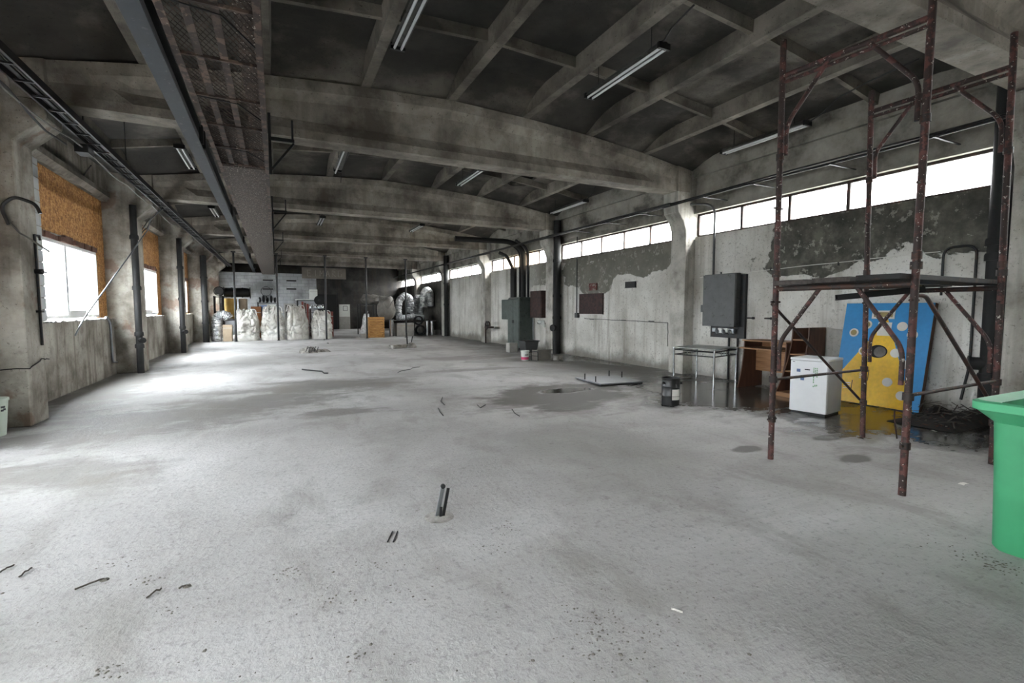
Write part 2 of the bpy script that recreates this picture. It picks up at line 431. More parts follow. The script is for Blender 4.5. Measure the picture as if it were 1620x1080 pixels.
class MB:
    def __init__(s, xf=None): s.v = []; s.f = []; s.xf = xf
    def add(s, vs, fs):
        n = len(s.v)
        for p in vs:
            p = Vector(p)
            s.v.append(s.xf @ p if s.xf else p)
        s.f += [tuple(i + n for i in f) for f in fs]
        return s
    def box(s, lo, hi):
        x0, y0, z0 = lo; x1, y1, z1 = hi
        return s.add([(x0, y0, z0), (x1, y0, z0), (x1, y1, z0), (x0, y1, z0), (x0, y0, z1), (x1, y0, z1), (x1, y1, z1), (x0, y1, z1)],
                     [(3, 2, 1, 0), (4, 5, 6, 7), (0, 1, 5, 4), (1, 2, 6, 5), (2, 3, 7, 6), (3, 0, 4, 7)])
    def bar(s, a, b, w, h, up=(0, 0, 1)):
        a, b = Vector(a), Vector(b); d = (b - a).normalized(); u = Vector(up)
        if abs(d.dot(u)) > .98: u = Vector((0, 1, 0))
        r = d.cross(u).normalized(); u = r.cross(d)
        q = []
        for c in (a, b):
            for sx, sz in ((-1, -1), (1, -1), (1, 1), (-1, 1)): q.append(c + r * (sx * w / 2) + u * (sz * h / 2))
        return s.add(q, [(0, 1, 2, 3), (7, 6, 5, 4), (0, 4, 5, 1), (1, 5, 6, 2), (2, 6, 7, 3), (3, 7, 4, 0)])
    def tube(s, pts, r, n=8, cap=True):
        pts = [Vector(p) for p in pts]; m = len(pts)
        rs = r if isinstance(r, (list, tuple)) else [r] * m
        vs = []; prev = None
        for i, p in enumerate(pts):
            d = (pts[min(i + 1, m - 1)] - pts[max(i - 1, 0)])
            d = d.normalized() if d.length > 1e-9 else Vector((0, 0, 1))
            if prev is None:
                u = Vector((0, 0, 1)) if abs(d.z) < .9 else Vector((1, 0, 0))
                u = (u - d * u.dot(d)).normalized()
            else:
                u = prev - d * prev.dot(d); u = u.normalized() if u.length > 1e-6 else d.orthogonal().normalized()
            prev = u; w = d.cross(u)
            for j in range(n):
                a = 2 * math.pi * j / n
                vs.append(p + (u * math.cos(a) + w * math.sin(a)) * rs[i])
        fs = []
        for i in range(m - 1):
            for j in range(n):
                k = (j + 1) % n
                fs.append((i * n + j, i * n + k, (i + 1) * n + k, (i + 1) * n + j))
        if cap: fs += [tuple(reversed(range(n))), tuple(range((m - 1) * n, m * n))]
        return s.add(vs, fs)
    def lathe(s, prof, c=(0, 0, 0), n=24, axis='Z', caps=True):
        vs = []; c = Vector(c)
        for r, z in prof:
            for j in range(n):
                a = 2 * math.pi * j / n
                x, y = r * math.cos(a), r * math.sin(a)
                vs.append(c + (Vector((x, y, z)) if axis == 'Z' else Vector((z, x, y)) if axis == 'X' else Vector((x, z, y))))
        m = len(prof); fs = []
        for i in range(m - 1):
            for j in range(n):
                k = (j + 1) % n
                q = (i * n + j, i * n + k, (i + 1) * n + k, (i + 1) * n + j)
                fs.append(q if axis != 'Y' else q[::-1])
        if caps:
            fs += [tuple(reversed(range(n))), tuple(range((m - 1) * n, m * n))]
        return s.add(vs, fs)
    def prism(s, poly, lo, hi, axis):          # poly in the two other axes, extruded lo..hi
        n = len(poly); vs = []
        for t in (lo, hi):
            for a, b in poly:
                vs.append((t, a, b) if axis == 'X' else (a, t, b) if axis == 'Y' else (a, b, t))
        fs = [tuple(range(n)), tuple(range(2 * n - 1, n - 1, -1))] + [(i, i + n, (i + 1) % n + n, (i + 1) % n) for i in range(n)]
        return s.add(vs, fs)
    def grid(s, f, nu, nv, wrap=False):
        vs = [f(i / (nu if wrap else nu - 1), j / (nv - 1)) for j in range(nv) for i in range(nu)]
        fs = []
        for j in range(nv - 1):
            for i in range(nu if wrap else nu - 1):
                k = (i + 1) % nu
                fs.append((j * nu + i, j * nu + k, (j + 1) * nu + k, (j + 1) * nu + i))
        return s.add(vs, fs)
    def mesh(s, name, mat, origin=(0, 0, 0), smooth=None, bevel=0, seg=1):
        me = bpy.data.meshes.new(name); o = Vector(origin)
        me.from_pydata([tuple(p - o) for p in s.v], [], s.f)
        bm = bmesh.new(); bm.from_mesh(me)
        bmesh.ops.recalc_face_normals(bm, faces=bm.faces)
        if bevel:
            es = [e for e in bm.edges if len(e.link_faces) == 2 and e.calc_face_angle(0) > .5]
            bmesh.ops.bevel(bm, geom=es, offset=bevel, segments=seg, affect='EDGES', profile=.5)
        bm.to_mesh(me); bm.free()
        if mat is not None: me.materials.append(MT[mat])
        if smooth is not None:
            me.polygons.foreach_set('use_smooth', [True] * len(me.polygons))
            me.set_sharp_from_angle(angle=R(smooth))
        me.update(); return me
    def build(s, name, mat, parent=None, smooth=None, bevel=0, seg=1, origin=None, **tags):
        if parent is not None: o0 = ORI[parent.name]
        else: o0 = Vector(origin) if origin is not None else Vector((0, 0, 0))
        o = bpy.data.objects.new(name, s.mesh(name, mat, o0, smooth, bevel, seg)); COL.objects.link(o)
        ORI[o.name] = o0
        if parent is not None: o.parent = parent
        else: o.location = o0
        return tag(o, **tags)
def put(name, me, loc, parent=None, rot=None, **tags):      # share a mesh (made about its own origin)
    o = bpy.data.objects.new(name, me); COL.objects.link(o)
    o0 = ORI[parent.name] if parent is not None else Vector((0, 0, 0))
    o.location = Vector(loc) - o0
    if rot: o.rotation_euler = rot
    ORI[o.name] = Vector(loc)
    if parent is not None: o.parent = parent
    return tag(o, **tags)
def XF(loc, rz=0, rx=0, ry=0):
    return Matrix.Translation(loc) @ Matrix.Rotation(rz, 4, 'Z') @ Matrix.Rotation(ry, 4, 'Y') @ Matrix.Rotation(rx, 4, 'X')
def arc(pts, k=6, r=.1):                   # round the corners of a polyline
    pts = [Vector(p) for p in pts]; out = [pts[0]]
    for a, b, c in zip(pts, pts[1:], pts[2:]):
        d1 = (a - b); d2 = (c - b); q = min(r, d1.length * .49, d2.length * .49)
        p1 = b + d1.normalized() * q; p2 = b + d2.normalized() * q
        for i in range(k + 1):
            t = i / k; out.append(p1 * (1 - t) ** 2 + b * 2 * t * (1 - t) + p2 * t ** 2)
    return out + [pts[-1]]
def wig(pts, amp, n=3):                    # denser, slightly uneven polyline
    out = []
    for a, b in zip(pts, pts[1:]):
        a, b = Vector(a), Vector(b)
        for i in range(n):
            q = a.lerp(b, i / n); out.append(q + Vector([random.uniform(-amp, amp) for _ in range(3)]) * (0 if not out else 1))
    return out + [Vector(pts[-1])]
ORD = ['first', 'second', 'third', 'fourth', 'fifth', 'sixth', 'seventh', 'eighth']

# ================================================================== STRUCTURE
MB().box((-4.2, Y_NEAR - .4, -.3), (9.4, Y_FAR + .3, 0)).build('floor', 'floor', kind='structure', label='pale worn concrete floor with damp stains and puddles')
gm = MB(); gm.box((-60, -60, -.5), (70, 100, -.32))
gm.build('ground', 'outside', kind='structure', label='grey yard ground outside the hall')

# ---- right wall
wr = thing('wall_right', 'whitewashed concrete wall with peeling band under strip windows', None, (XR_WALL, 0, 0), kind='structure')
for k in range(-1, 6):
    a, b = col_y(k), col_y(k + 1)
    if k == -1: a = Y_NEAR
    if k == 5: b = Y_FAR
    MB().box((XR_WALL, a, 0), (XR_WALL + .3, b, 3.23)).build('wall_panel', 'wall_right' if k < 4 else 'dark_wall', wr)
    MB().box((XR_WALL, a, 3.77), (XR_WALL + .3, b, 4.60)).build('lintel_panel', 'wall_right', wr)
    MB().box((XR_WALL - .09, a, 4.60), (XR_WALL + .3, b, 5.0)).build('edge_beam', 'wall_right', wr)
    MB().box((XR_WALL - .05, a, 3.765), (XR_WALL + .04, b, 3.80)).build('drip_ledge', 'wall_right', wr)

# ---- strip windows in the right wall
wn = 0
for k in range(-1, 6):
    wn += 1
    a, b = col_y(k) + .24, col_y(k + 1) - .24
    if k == -1: a = Y_NEAR + .3
    w = thing('window_%d' % wn, ['high strip window behind the camera in the whitewashed wall', 'high strip window above the scaffold, nearest in the whitewashed wall', 'high strip window above the rust-brown plate',
              'high strip window above the tall green cabinet', 'high strip window above the bare wall past the green cabinet', 'high strip window above the silver ducts',
              'farthest high strip window in the whitewashed wall'][wn - 1], None, (XR_WALL + .12, (a + b) / 2, 3.5), kind='structure')
    x = XR_WALL + .1
    for z0, z1 in ((3.23, 3.275), (3.725, 3.77)):
        MB().box((x - .03, a, z0), (x + .03, b, z1)).build('frame', 'frame_rust', w)
    ms = [b - .02]; y = b - .12
    for i in range(5):
        y -= 1.075
        if y > a + .1: ms.append(y)
    ms.append(a + .02)
    for y in ms:
        MB().box((x - .035, y - .028, 3.275), (x + .035, y + .028, 3.725)).build('mullion', 'frame_rust', w)
    for i, (p, q) in enumerate(zip(ms, ms[1:])):
        warm = wn == 4 and i in (1, 2, 3)
        MB().box((x - .004, q + .028, 3.275), (x + .004, p - .028, 3.725)).build('pane', 'pane_warm' if warm else 'pane_dusty', w)
    portal(XR_WALL + .2, (a + b) / 2, 3.5, b - a, .5, (-1, 0, 0))

# ---- left wall: low concrete parapet, boarded window openings above it
wl = thing('wall_left', 'stained concrete wall with board-covered openings and small windows', None, (XL_WALL, 0, 0), kind='structure')
for k in range(-1, 6):
    a, b = col_y(k), col_y(k + 1)
    if k == 5: b = Y_FAR
    if k == -1: a = Y_NEAR
    if True:
        MB().box((XL_WALL - .3, a, 0), (XL_WALL, b, 1.31)).build('parapet_panel', 'wall_left', wl)
        sl = MB()
        sl.grid(lambda u, v: Vector((XL_WALL - .28 + v * (.31 + .03 * mnoise.noise(Vector((u * 40, k, 0)))), a + .2 + u * (b - a - .4), 1.31 + .035 * (.5 + mnoise.noise(Vector((u * 55, v * 3, k)))))), 60, 3)
        sl.build('broken_sill', 'lump', wl)
    MB().box((XL_WALL - .3, a if k >= 0 else Y_NEAR, 4.05), (XL_WALL, b, 4.95)).build('lintel_panel', 'wall_left', wl)
    if k >= 1:
        MB().prism([(XL_WALL, 4.02), (XL_WALL + .1, 4.10), (XL_WALL + .1, 4.2), (XL_WALL, 4.28)], a + .3, b - .45, 'Y').build('drip_ledge', 'beam', wl)

def left_window(k, num, label):
    a, b = col_y(k) + .27, col_y(k + 1) - .27
    x = XL_WALL - .14
    if k <= 0:
        w = thing('window_%d' % num, label, None, (x, (a + b) / 2, 1.35), kind='structure')
        fa_, fb_ = a, b
        a, b = (-1.0, 1.9) if k < 0 else (4.7, 6.7)
        for p_, q_ in ((fa_, a), (b, fb_)):
            if q_ - p_ > .05:
                MB().box((x - .02, p_, 1.345), (x + .02, q_, 2.70)).build('osb_board', 'osb', wl)
                MB().box((x - .02, p_, 2.70), (x + .02, q_, 4.06)).build('osb_board', 'osb', wl)
        for z0, z1 in ((1.345, 1.42), (2.62, 2.70)): MB().box((x - .035, a, z0), (x + .035, b, z1)).build('frame', 'window_pvc', w)
        MB().box((x - .02, a, 2.70), (x + .02, b, 4.06)).build('osb_board', 'osb', wl)
        ys = [a + (b - a) * i / 3 for i in range(4)]
        for y in ys:
            for z0, z1 in ((1.42, 2.62),):
                MB().box((x - .035, y - .035, z0), (x + .035, y + .035, z1)).build('mullion', 'window_pvc', w)
        for p, q in zip(ys, ys[1:]):
            for z0, z1 in ((1.42, 2.62),):
                MB().box((x - .004, p + .035, z0), (x + .004, q - .035, z1)).build('pane', 'pane_clear', w)
        portal(x - .1, (a + b) / 2, 2.02, b - a, 1.2, (1, 0, 0))
        return
    w0, w1 = col_y(k) + 2.22, col_y(k) + 5.15
    z0, z1 = 1.37, 2.80
    w = thing('window_%d' % num, label, None, (x, (w0 + w1) / 2, z0), kind='structure')
    for q0, q1 in ((z0, z0 + .06), (z1 - .06, z1)): MB().box((x - .035, w0, q0), (x + .035, w1, q1)).build('frame', 'window_pvc', w)
    ys = [w0 + .03, w0 + 1.15, w0 + 2.08, w1 - .03]
    for i, y in enumerate(ys):
        hw = .05 if i == 1 else .03
        MB().box((x - .04, y - hw, z0 + .06), (x + .04, y + hw, z1 - .06)).build('mullion', 'window_pvc', w)
    MB().box((x - .045, ys[1] + .05, z0 + .06), (x + .045, ys[2] - .03, z0 + .15)).build('sash', 'window_pvc', w)
    for p, q in zip(ys, ys[1:]):
        MB().box((x - .004, p + .05, z0 + .06), (x + .004, q - .03, z1 - .06)).build('pane', 'pane_clear', w)
    portal(x - .1, (w0 + w1) / 2, (z0 + z1) / 2, w1 - w0, z1 - z0, (1, 0, 0))
    # boards fill the rest of the opening, whitewashed blocks beside the column
    MB().box((x - .02, w1, 1.34), (x + .02, b + .1, 4.06)).build('osb_board', 'osb', wl)
    MB().box((x - .02, w0 - .1, 2.93), (x + .02, w0 + 1.22, 4.06)).build('osb_board', 'osb', wl)
    MB().box((x - .025, w0 + 1.23, 2.93), (x + .015, w1 - .006, 4.06)).build('osb_board', 'osb', wl)
    z = 1.34; i = 0
    while z < 4.0:
        off = .2 if i % 2 else 0
        y = a - .1
        while y < w0 - .02:
            y2 = min(y + .40 - (off if y == a - .1 else 0), w0)
            MB().box((x - .12, y + .006, z + .006), (x + .09, y2 - .004, z + .19)).build('block', 'whitewash_block', wl)
            y = y2
        z += .2; i += 1
    MB().box((x - .12, a - .1, 1.34), (x + .075, w0 - .01, 4.05)).build('block_core', 'lump', wl)
    # ragged brick course over the window
    y = w0
    while y < w1 - .02:
        y2 = min(y + random.uniform(.2, .26), w1)
        MB().box((x - .1, y + .004, 2.80), (x + .03 + random.uniform(0, .07), y2 - .004, 2.90 + random.uniform(-.015, .04))).build('brick', 'brick_red', wl)
        y = y2
    MB().box((x - .1, w0, 2.80), (x + .01, w1, 2.935)).build('mortar_bed', 'lump', wl)
left_window(0, 8, 'large glazed window beside the camera, in the wall with the boards')
left_window(1, 9, 'three-pane white window under boards, nearest the camera')
left_window(2, 10, 'white window under boards, just past the first black drain pipe')
left_window(3, 11, 'white window under boards, seen edge-on past the second drain pipe')
left_window(4, 12, 'farthest small window of the boarded wall')
left_window(-1, 13, 'three-pane white window behind the camera')
# bay 5 of the left wall is boarded shut
MB().box((XL_WALL - .2, col_y(5), 1.3), (XL_WALL - .1, Y_FAR, 4.06)).build('osb_board', 'osb', wl)

# ---- end walls
MB().box((-3.8, Y_NEAR - .3, 0), (9.3, Y_NEAR, 5.7)).build('wall_near', 'wall_left', kind='structure', label='plain concrete end wall behind the camera')
MB().box((-3.8, Y_FAR, 0), (9.3, Y_FAR + .3, 5.8)).build('wall_far', 'far_wall', kind='structure', label='dark end wall at the far end of the hall')  # dark mottled tone over the whole end wall
YP = 33.4
MB().box((XL_WALL, YP, 0), (2.35, YP + .2, 3.75)).build('wall_partition', 'white_brick', kind='structure', label='white block partition wall behind the white bulk bags')

# ---- columns
def column(side, k):
    y = col_y(k)
    if side < 0:
        hw = .27; mat = 'column_left'
        m = MB()
        prof = [(XL_WALL - .2, 0), (XL_COL, 0), (XL_COL, 3.70), (XL_COL + .34, 4.02), (XL_COL + .34, BEAM_BOT), (XL_COL, BEAM_BOT), (XL_COL, 4.9), (XL_WALL - .2, 4.9)]
        m.prism(prof, y - hw, y + hw, 'Y')
        lab = 'stained concrete column on the boarded-window side, ' + ORD[k - 1] + ' from the camera' if k > 0 else 'concrete column beside the camera on the boarded-window side'
    else:
        hw = .235; mat = 'column_right'
        m = MB()
        prof = [(XR_WALL + .2, 0), (XR_COL, 0), (XR_COL, 3.38), (XR_COL - .09, 3.60), (XR_COL - .24, 3.78), (XR_COL - .27, 3.95), (XR_COL - .27, BEAM_BOT), (XR_COL, BEAM_BOT), (XR_COL, 4.75), (XR_WALL + .2, 4.75)]
        m.prism(prof, y - hw, y + hw, 'Y')
        lab = 'whitewashed concrete column on the strip-window side, ' + ORD[k] + ' from the camera' if k >= 0 else 'concrete column behind the camera on the strip-window side'
    m.build('column', mat, kind='structure', label=lab, bevel=.012, origin=(XL_COL if side < 0 else XR_COL, y, 0))
for k in range(0, 6): column(-1, k)
for k in range(0, 6): column(1, k)

# ---- roof beams: double-pitched I-section girders
def roof_beam(k):
    y = col_y(k); m = MB(); st = []
    xs = [XL_COL - .1, XL_COL + .33, XL_COL + .35, XL_COL + 1.0, XL_COL + 1.25]
    x = XL_COL + 1.8
    while x < XR_COL - 1.7: xs.append(x); x += .45
    xs += [XR_COL - 1.2, XR_COL - .95, XR_COL - .29, XR_COL - .27, XR_COL + .1]
    n = 12; vs = []
    for i, x in enumerate(xs):
        T = top_z(x) - .005
        end = x < XL_COL + .34 or x > XR_COL - .28
        solid = x < XL_COL + 1.05 or x > XR_COL - 1.0
        w = .085 if not solid else .165
        f = .2 if not end else .24
        if end: w = f
        for a, b in ((-f, BEAM_BOT), (f, BEAM_BOT), (f, BEAM_BOT + .13), (w, BEAM_BOT + .31), (w, T - .30), (f, T - .17), (f, T), (-f, T), (-f, T - .17), (-w, T - .30), (-w, BEAM_BOT + .31), (-f, BEAM_BOT + .13)):
            jit = .007 * mnoise.noise(Vector((x * 5, a * 9 + k, b * 6)))
            vs.append((x, y + a + jit, b + jit * .6))
    fs = [tuple(range(n)), tuple(range((len(xs) - 1) * n, len(xs) * n))]
    for i in range(len(xs) - 1):
        for j in range(n):
            q = (j + 1) % n
            fs.append((i * n + j, i * n + q, (i + 1) * n + q, (i + 1) * n + j))
    m.add(vs, fs)
    m.build('roof_beam', 'beam', kind='structure', origin=(RIDGE, y, BEAM_BOT),
            label='arched concrete roof beam across the hall, ' + (ORD[k] + ' from the camera'))
for k in range(0, 6): roof_beam(k)

# ---- ceiling of ribbed precast panels, eight across each bay
ce = thing('ceiling', 'sooty ribbed concrete roof of precast panels', None, (RIDGE, 15, 5.2), kind='structure')
RIBX = [RIDGE + 1.5 * i for i in range(-4, 5)]
RD = .27
pan_mesh = {}
for c in range(8):
    x0, x1 = RIBX[c], RIBX[c + 1]; z0, z1 = top_z(x0), top_z(x1)
    L = BAY; h = L / 2
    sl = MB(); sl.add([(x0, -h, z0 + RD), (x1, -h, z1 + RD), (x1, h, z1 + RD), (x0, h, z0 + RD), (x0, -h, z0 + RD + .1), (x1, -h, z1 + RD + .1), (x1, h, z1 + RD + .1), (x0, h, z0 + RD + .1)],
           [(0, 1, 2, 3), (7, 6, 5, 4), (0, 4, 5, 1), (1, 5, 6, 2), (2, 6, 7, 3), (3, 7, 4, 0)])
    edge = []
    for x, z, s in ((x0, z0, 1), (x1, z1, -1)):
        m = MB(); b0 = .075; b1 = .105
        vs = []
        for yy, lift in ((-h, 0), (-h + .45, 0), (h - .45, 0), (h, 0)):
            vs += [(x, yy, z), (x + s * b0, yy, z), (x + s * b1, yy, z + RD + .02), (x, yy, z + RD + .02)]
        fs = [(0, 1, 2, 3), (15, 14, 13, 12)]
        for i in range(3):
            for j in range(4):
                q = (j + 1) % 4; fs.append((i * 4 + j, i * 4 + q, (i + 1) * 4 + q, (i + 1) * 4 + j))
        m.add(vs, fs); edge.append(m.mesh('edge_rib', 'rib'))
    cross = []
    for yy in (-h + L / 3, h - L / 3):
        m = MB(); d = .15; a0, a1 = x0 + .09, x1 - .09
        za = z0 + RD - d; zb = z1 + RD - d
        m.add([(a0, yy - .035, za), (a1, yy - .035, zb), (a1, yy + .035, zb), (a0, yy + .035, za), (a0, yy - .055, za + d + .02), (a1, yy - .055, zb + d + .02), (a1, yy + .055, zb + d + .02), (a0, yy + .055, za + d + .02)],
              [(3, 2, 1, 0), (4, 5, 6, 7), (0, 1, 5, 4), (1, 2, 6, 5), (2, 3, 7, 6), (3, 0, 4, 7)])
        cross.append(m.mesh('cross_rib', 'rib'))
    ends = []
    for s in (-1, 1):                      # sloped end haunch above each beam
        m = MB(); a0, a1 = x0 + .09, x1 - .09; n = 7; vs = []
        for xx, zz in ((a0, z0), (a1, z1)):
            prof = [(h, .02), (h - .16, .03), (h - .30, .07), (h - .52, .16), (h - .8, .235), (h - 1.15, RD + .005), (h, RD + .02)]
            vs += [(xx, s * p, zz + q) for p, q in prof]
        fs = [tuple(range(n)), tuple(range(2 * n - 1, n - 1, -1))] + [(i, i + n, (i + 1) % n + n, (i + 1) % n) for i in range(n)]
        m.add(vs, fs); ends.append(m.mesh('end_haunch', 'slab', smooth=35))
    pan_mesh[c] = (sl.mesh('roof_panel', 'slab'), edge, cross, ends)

def hole_panel_mesh(c):                    # one panel with a ragged broken-out hole
    x0, x1 = RIBX[c], RIBX[c + 1]; z0, z1 = top_z(x0) + RD, top_z(x1) + RD; h = BAY / 2
    hx, hy = x0 + .62, 1.25
    n = 20; ring = []
    for i in range(n):
        a = 2 * math.pi * i / n
        r = 1 + .35 * mnoise.noise(Vector((math.cos(a) * 1.7, math.sin(a) * 1.7, 3)))
        ring.append((hx + .38 * r * math.cos(a), hy + .62 * r * math.sin(a)))
    outer = []
    for i in range(n):
        a = 2 * math.pi * i / n; dx, dy = math.cos(a), math.sin(a)
        t = min(((x1 - hx) / dx if dx > 1e-6 else (x0 - hx) / dx if dx < -1e-6 else 9e9), ((h - hy) / dy if dy > 1e-6 else (-h - hy) / dy if dy < -1e-6 else 9e9))
        outer.append((hx + dx * t, hy + dy * t))
    for i, cpt in ((None, (x1, h)), (None, (x0, h)), (None, (x0, -h)), (None, (x1, -h))):
        j = min(range(n), key=lambda q: (outer[q][0] - cpt[0]) ** 2 + (outer[q][1] - cpt[1]) ** 2); outer[j] = cpt
    zz = lambda x: z0 + (z1 - z0) * (x - x0) / (x1 - x0)
    m = MB(); vs = []
    for dz in (0, .1):
        vs += [(x, y, zz(x) + dz) for x, y in ring] + [(x, y, zz(x) + dz) for x, y in outer]
    fs = []
    for i in range(n):
        j = (i + 1) % n
        fs += [(i, j, n + j, n + i), (2 * n + i, 3 * n + i, 3 * n + j, 2 * n + j), (i, 2 * n + i, 2 * n + j, j)]
    m.add(vs, fs); return m.mesh('roof_panel', 'slab')

for k in range(-1, 6):
    yc = (col_y(k) + col_y(k + 1)) / 2
    for c in range(8):
        slm, edge, cross, ends = pan_mesh[c]
        if k == 1 and c == 6: slm = hole_panel_mesh(c)
        p = put('roof_panel', slm, (0, yc, 0), ce)
        for me in edge: put('edge_rib', me, (0, yc, 0), p)
        for me in cross: put('cross_rib', me, (0, yc, 0), p)
        for me in ends: put('end_haunch', me, (0, yc, 0), p)
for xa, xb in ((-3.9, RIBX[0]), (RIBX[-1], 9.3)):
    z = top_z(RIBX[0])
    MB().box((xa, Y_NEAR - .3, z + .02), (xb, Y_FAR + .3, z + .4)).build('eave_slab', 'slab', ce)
MB().box((-4, Y_NEAR - .4, 5.8), (9.5, Y_FAR + .4, 5.9)).build('roof_deck', 'far_wall', kind='structure', label='dark roof covering above the precast panels')
for xa in (-4, 9.4): MB().box((xa, Y_NEAR - .4, 4.9), (xa + .1, Y_FAR + .4, 5.8)).build('roof_fascia', 'far_wall', kind='structure', label='roof edge board above the ' + ('boarded' if xa < 0 else 'strip-window') + ' wall')

# ================================================================== SERVICES OVERHEAD AND ALONG THE WALLS
# ---- crane rail under the beams
RA, RB = Vector((-.93, 1.2, 0)), Vector((-1.22, 36.5, 0))
cr = thing('crane_rail', 'long blue-grey steel crane rail, shaded side coloured black, under the roof beams', 'crane rail', (-1.0, 8, 3.92))
def rx(y): return RA.x + (RB.x - RA.x) * (y - RA.y) / (RB.y - RA.y)
def railbar(z0, z1, w): return MB().bar((RA.x, RA.y, (z0 + z1) / 2), (RB.x, RB.y, (z0 + z1) / 2), w, z1 - z0)
railbar(3.91, 3.935, .165).build('bottom_flange', 'blue_steel', cr)
railbar(3.935, 4.215, .02).build('web', 'black_steel', cr)  # black here puts the shade on the rail's side into the colour
railbar(4.215, 4.24, .15).build('top_flange', 'black_steel', cr)
for k in range(0, 6):
    y = col_y(k)
    MB().box((rx(y) + .05, y - .16, 3.98), (rx(y) + .10, y - .10, 4.245)).build('hanger', 'black_steel', cr)
    MB().box((rx(y) + .05, y + .10, 3.98), (rx(y) + .10, y + .16, 4.245)).build('hanger', 'black_steel', cr)

# ---- catwalk with expanded metal floor
CZ = 3.66; CX0, CX1 = -.70, -.04
cw = thing('catwalk', 'narrow rusty catwalk with flaking expanded-metal floor hung under the beams', 'catwalk', (-.37, 8, CZ))
for x, w in ((CX0, .05), (CX1, .05)):
    MB().box((x - .004, 1.2, CZ), (x + .004, 36, CZ + .11)).build('side_rail', 'rust_catwalk', cw)
    MB().box((min(x, x + (w if x == CX0 else -w)), 1.2, CZ - .004), (max(x, x + (w if x == CX0 else -w)), 36, CZ + .004)).build('side_flange', 'rust_catwalk', cw)
for x in (-.52, -.335): MB().box((x - .03, 1.2, CZ + .02), (x + .03, 36, CZ + .03)).build('stringer', 'rust_catwalk', cw)
y = 2.4; i = 0
while y < 35:
    MB().box((CX0 + .005, y - .012, CZ + .005), (CX1 - .005, y + .012, CZ + .03)).build('cross_bar', 'rust_catwalk', cw)
    if i % 2 == 0 and y < 14:
        MB().tube([(CX0 + .05, y + .05, CZ + .015), (-.3, y + .12, CZ + .02), (CX1 - .03, y + .55, CZ + .015)], .008, 5).build('brace_wire', 'black_steel', cw)
    y += .85; i += 1
mesh = MB(); cx, cyy = .045, .10
nx = int((CX1 - CX0) / cx); ny = int((36 - 1.2) / cyy)
vs, fs = [], []
for j in range(ny):
    for i in range(nx):
        if j * cyy + 1.2 > 16: continue
        x0 = CX0 + i * cx; y0 = 1.2 + j * cyy; z = CZ + .05
        for (a, b) in (((0, .5), (.5, 0)), ((.5, 0), (1, .5)), ((1, .5), (.5, 1)), ((.5, 1), (0, .5))):
            n = len(vs); ax, ay = x0 + a[0] * cx, y0 + a[1] * cyy; bx, by = x0 + b[0] * cx, y0 + b[1] * cyy
            vs += [(ax - .004, ay, z), (ax + .004, ay, z + .003), (bx + .004, by, z + .003), (bx - .004, by, z)]
            fs.append((n, n + 1, n + 2, n + 3))
mesh.add(vs, fs); mesh.build('expanded_metal', 'rust_catwalk', cw, kind='stuff')
MB().box((CX0 + .01, 6.8, CZ + .056), (CX1 - .01, 8.4, CZ + .062)).build('floor_sheet', 'rust_flaking', cw)
MB().box((CX0 + .052, 8.4, CZ - .003), (CX1 - .052, 36, CZ + .003)).build('floor_sheet', 'rust_flaking', cw)
MB().box((-.22, 1.2, CZ + .056), (CX1 - .01, 6.8, CZ + .062)).build('floor_sheet', 'rust_flaking', cw)
for k in range(0, 6):
    y = col_y(k) - .30
    b = thing('cable_bracket', 'dark steel cable bracket on the catwalk side, by the ' + ORD[k] + ' roof beam', 'bracket', (CX1, y, CZ), 'catwalk cable brackets') if k > 0 else None
    if b is None: continue
    MB().box((CX1 + .006, y - .02, CZ - .05), (CX1 + .046, y + .02, 4.52)).build('upright', 'dark_steel', b)
    MB().box((CX1 + .046, y - .02, 4.12), (CX1 + .37, y + .02, 4.17)).build('arm', 'dark_steel', b)
    MB().box((CX1 + .33, y - .015, 4.17), (CX1 + .36, y + .015, 4.46)).build('finger', 'dark_steel', b)
    MB().bar((CX1 + .36, y, 4.11), (CX1 + .04, y, CZ + .02), .03, .03).build('diagonal', 'dark_steel', b)

# ---- cable tray along the left columns
ct = thing('cable_tray', 'dark ladder cable tray hung along the boarded wall', 'cable tray', (-2.4, 8, 4.05))
for x in (-2.50, -2.30): MB().box((x - .012, 1.2, 4.02), (x + .012, 33.2, 4.11)).build('side_rail', 'dark_steel', ct)
y = 1.4
while y < 33: MB().box((-2.49, y - .015, 4.025), (-2.31, y + .015, 4.045)).build('rung', 'dark_steel', ct); y += .45
for i, (x, z, r) in enumerate(((-2.46, 4.07, .018), (-2.42, 4.07, .022), (-2.37, 4.065, .016), (-2.335, 4.07, .02))):
    pts = [(x + random.uniform(-.012, .012), 1.2 + j * 1.0, z + random.uniform(-.003, .012)) for j in range(33)]
    MB().tube(pts, r, 6).build('cable', 'cable', ct, smooth=60)
pts = [(-2.53 + .03 * math.sin(j), 1.2 + j * .6, 3.95 - .05 * abs(math.sin(j * .7)) + random.uniform(-.02, .02)) for j in range(28)]
MB().tube(pts, .012, 6).build('cable', 'cable_grey', ct, smooth=60)
pts = [(-2.57 + .04 * math.cos(j * 1.3), 1.2 + j * .6, 3.9 + .06 * math.sin(j * .9)) for j in range(14)]
MB().tube(pts, .014, 6).build('cable', 'cable', ct, smooth=60)
for k in range(0, 6):
    y = col_y(k) + .33
    MB().tube([(-2.40, y, 4.11), (-2.40, y, 4.30 if k else 4.3)], .01, 6).build('hanger_rod', 'dark_steel', ct)
MB().box((-2.60, 9.35, 3.86), (-2.44, 9.62, 3.98)).build('junction_box', 'rubber', ct)
p0 = Vector((-2.62, 15.0, 4.0))

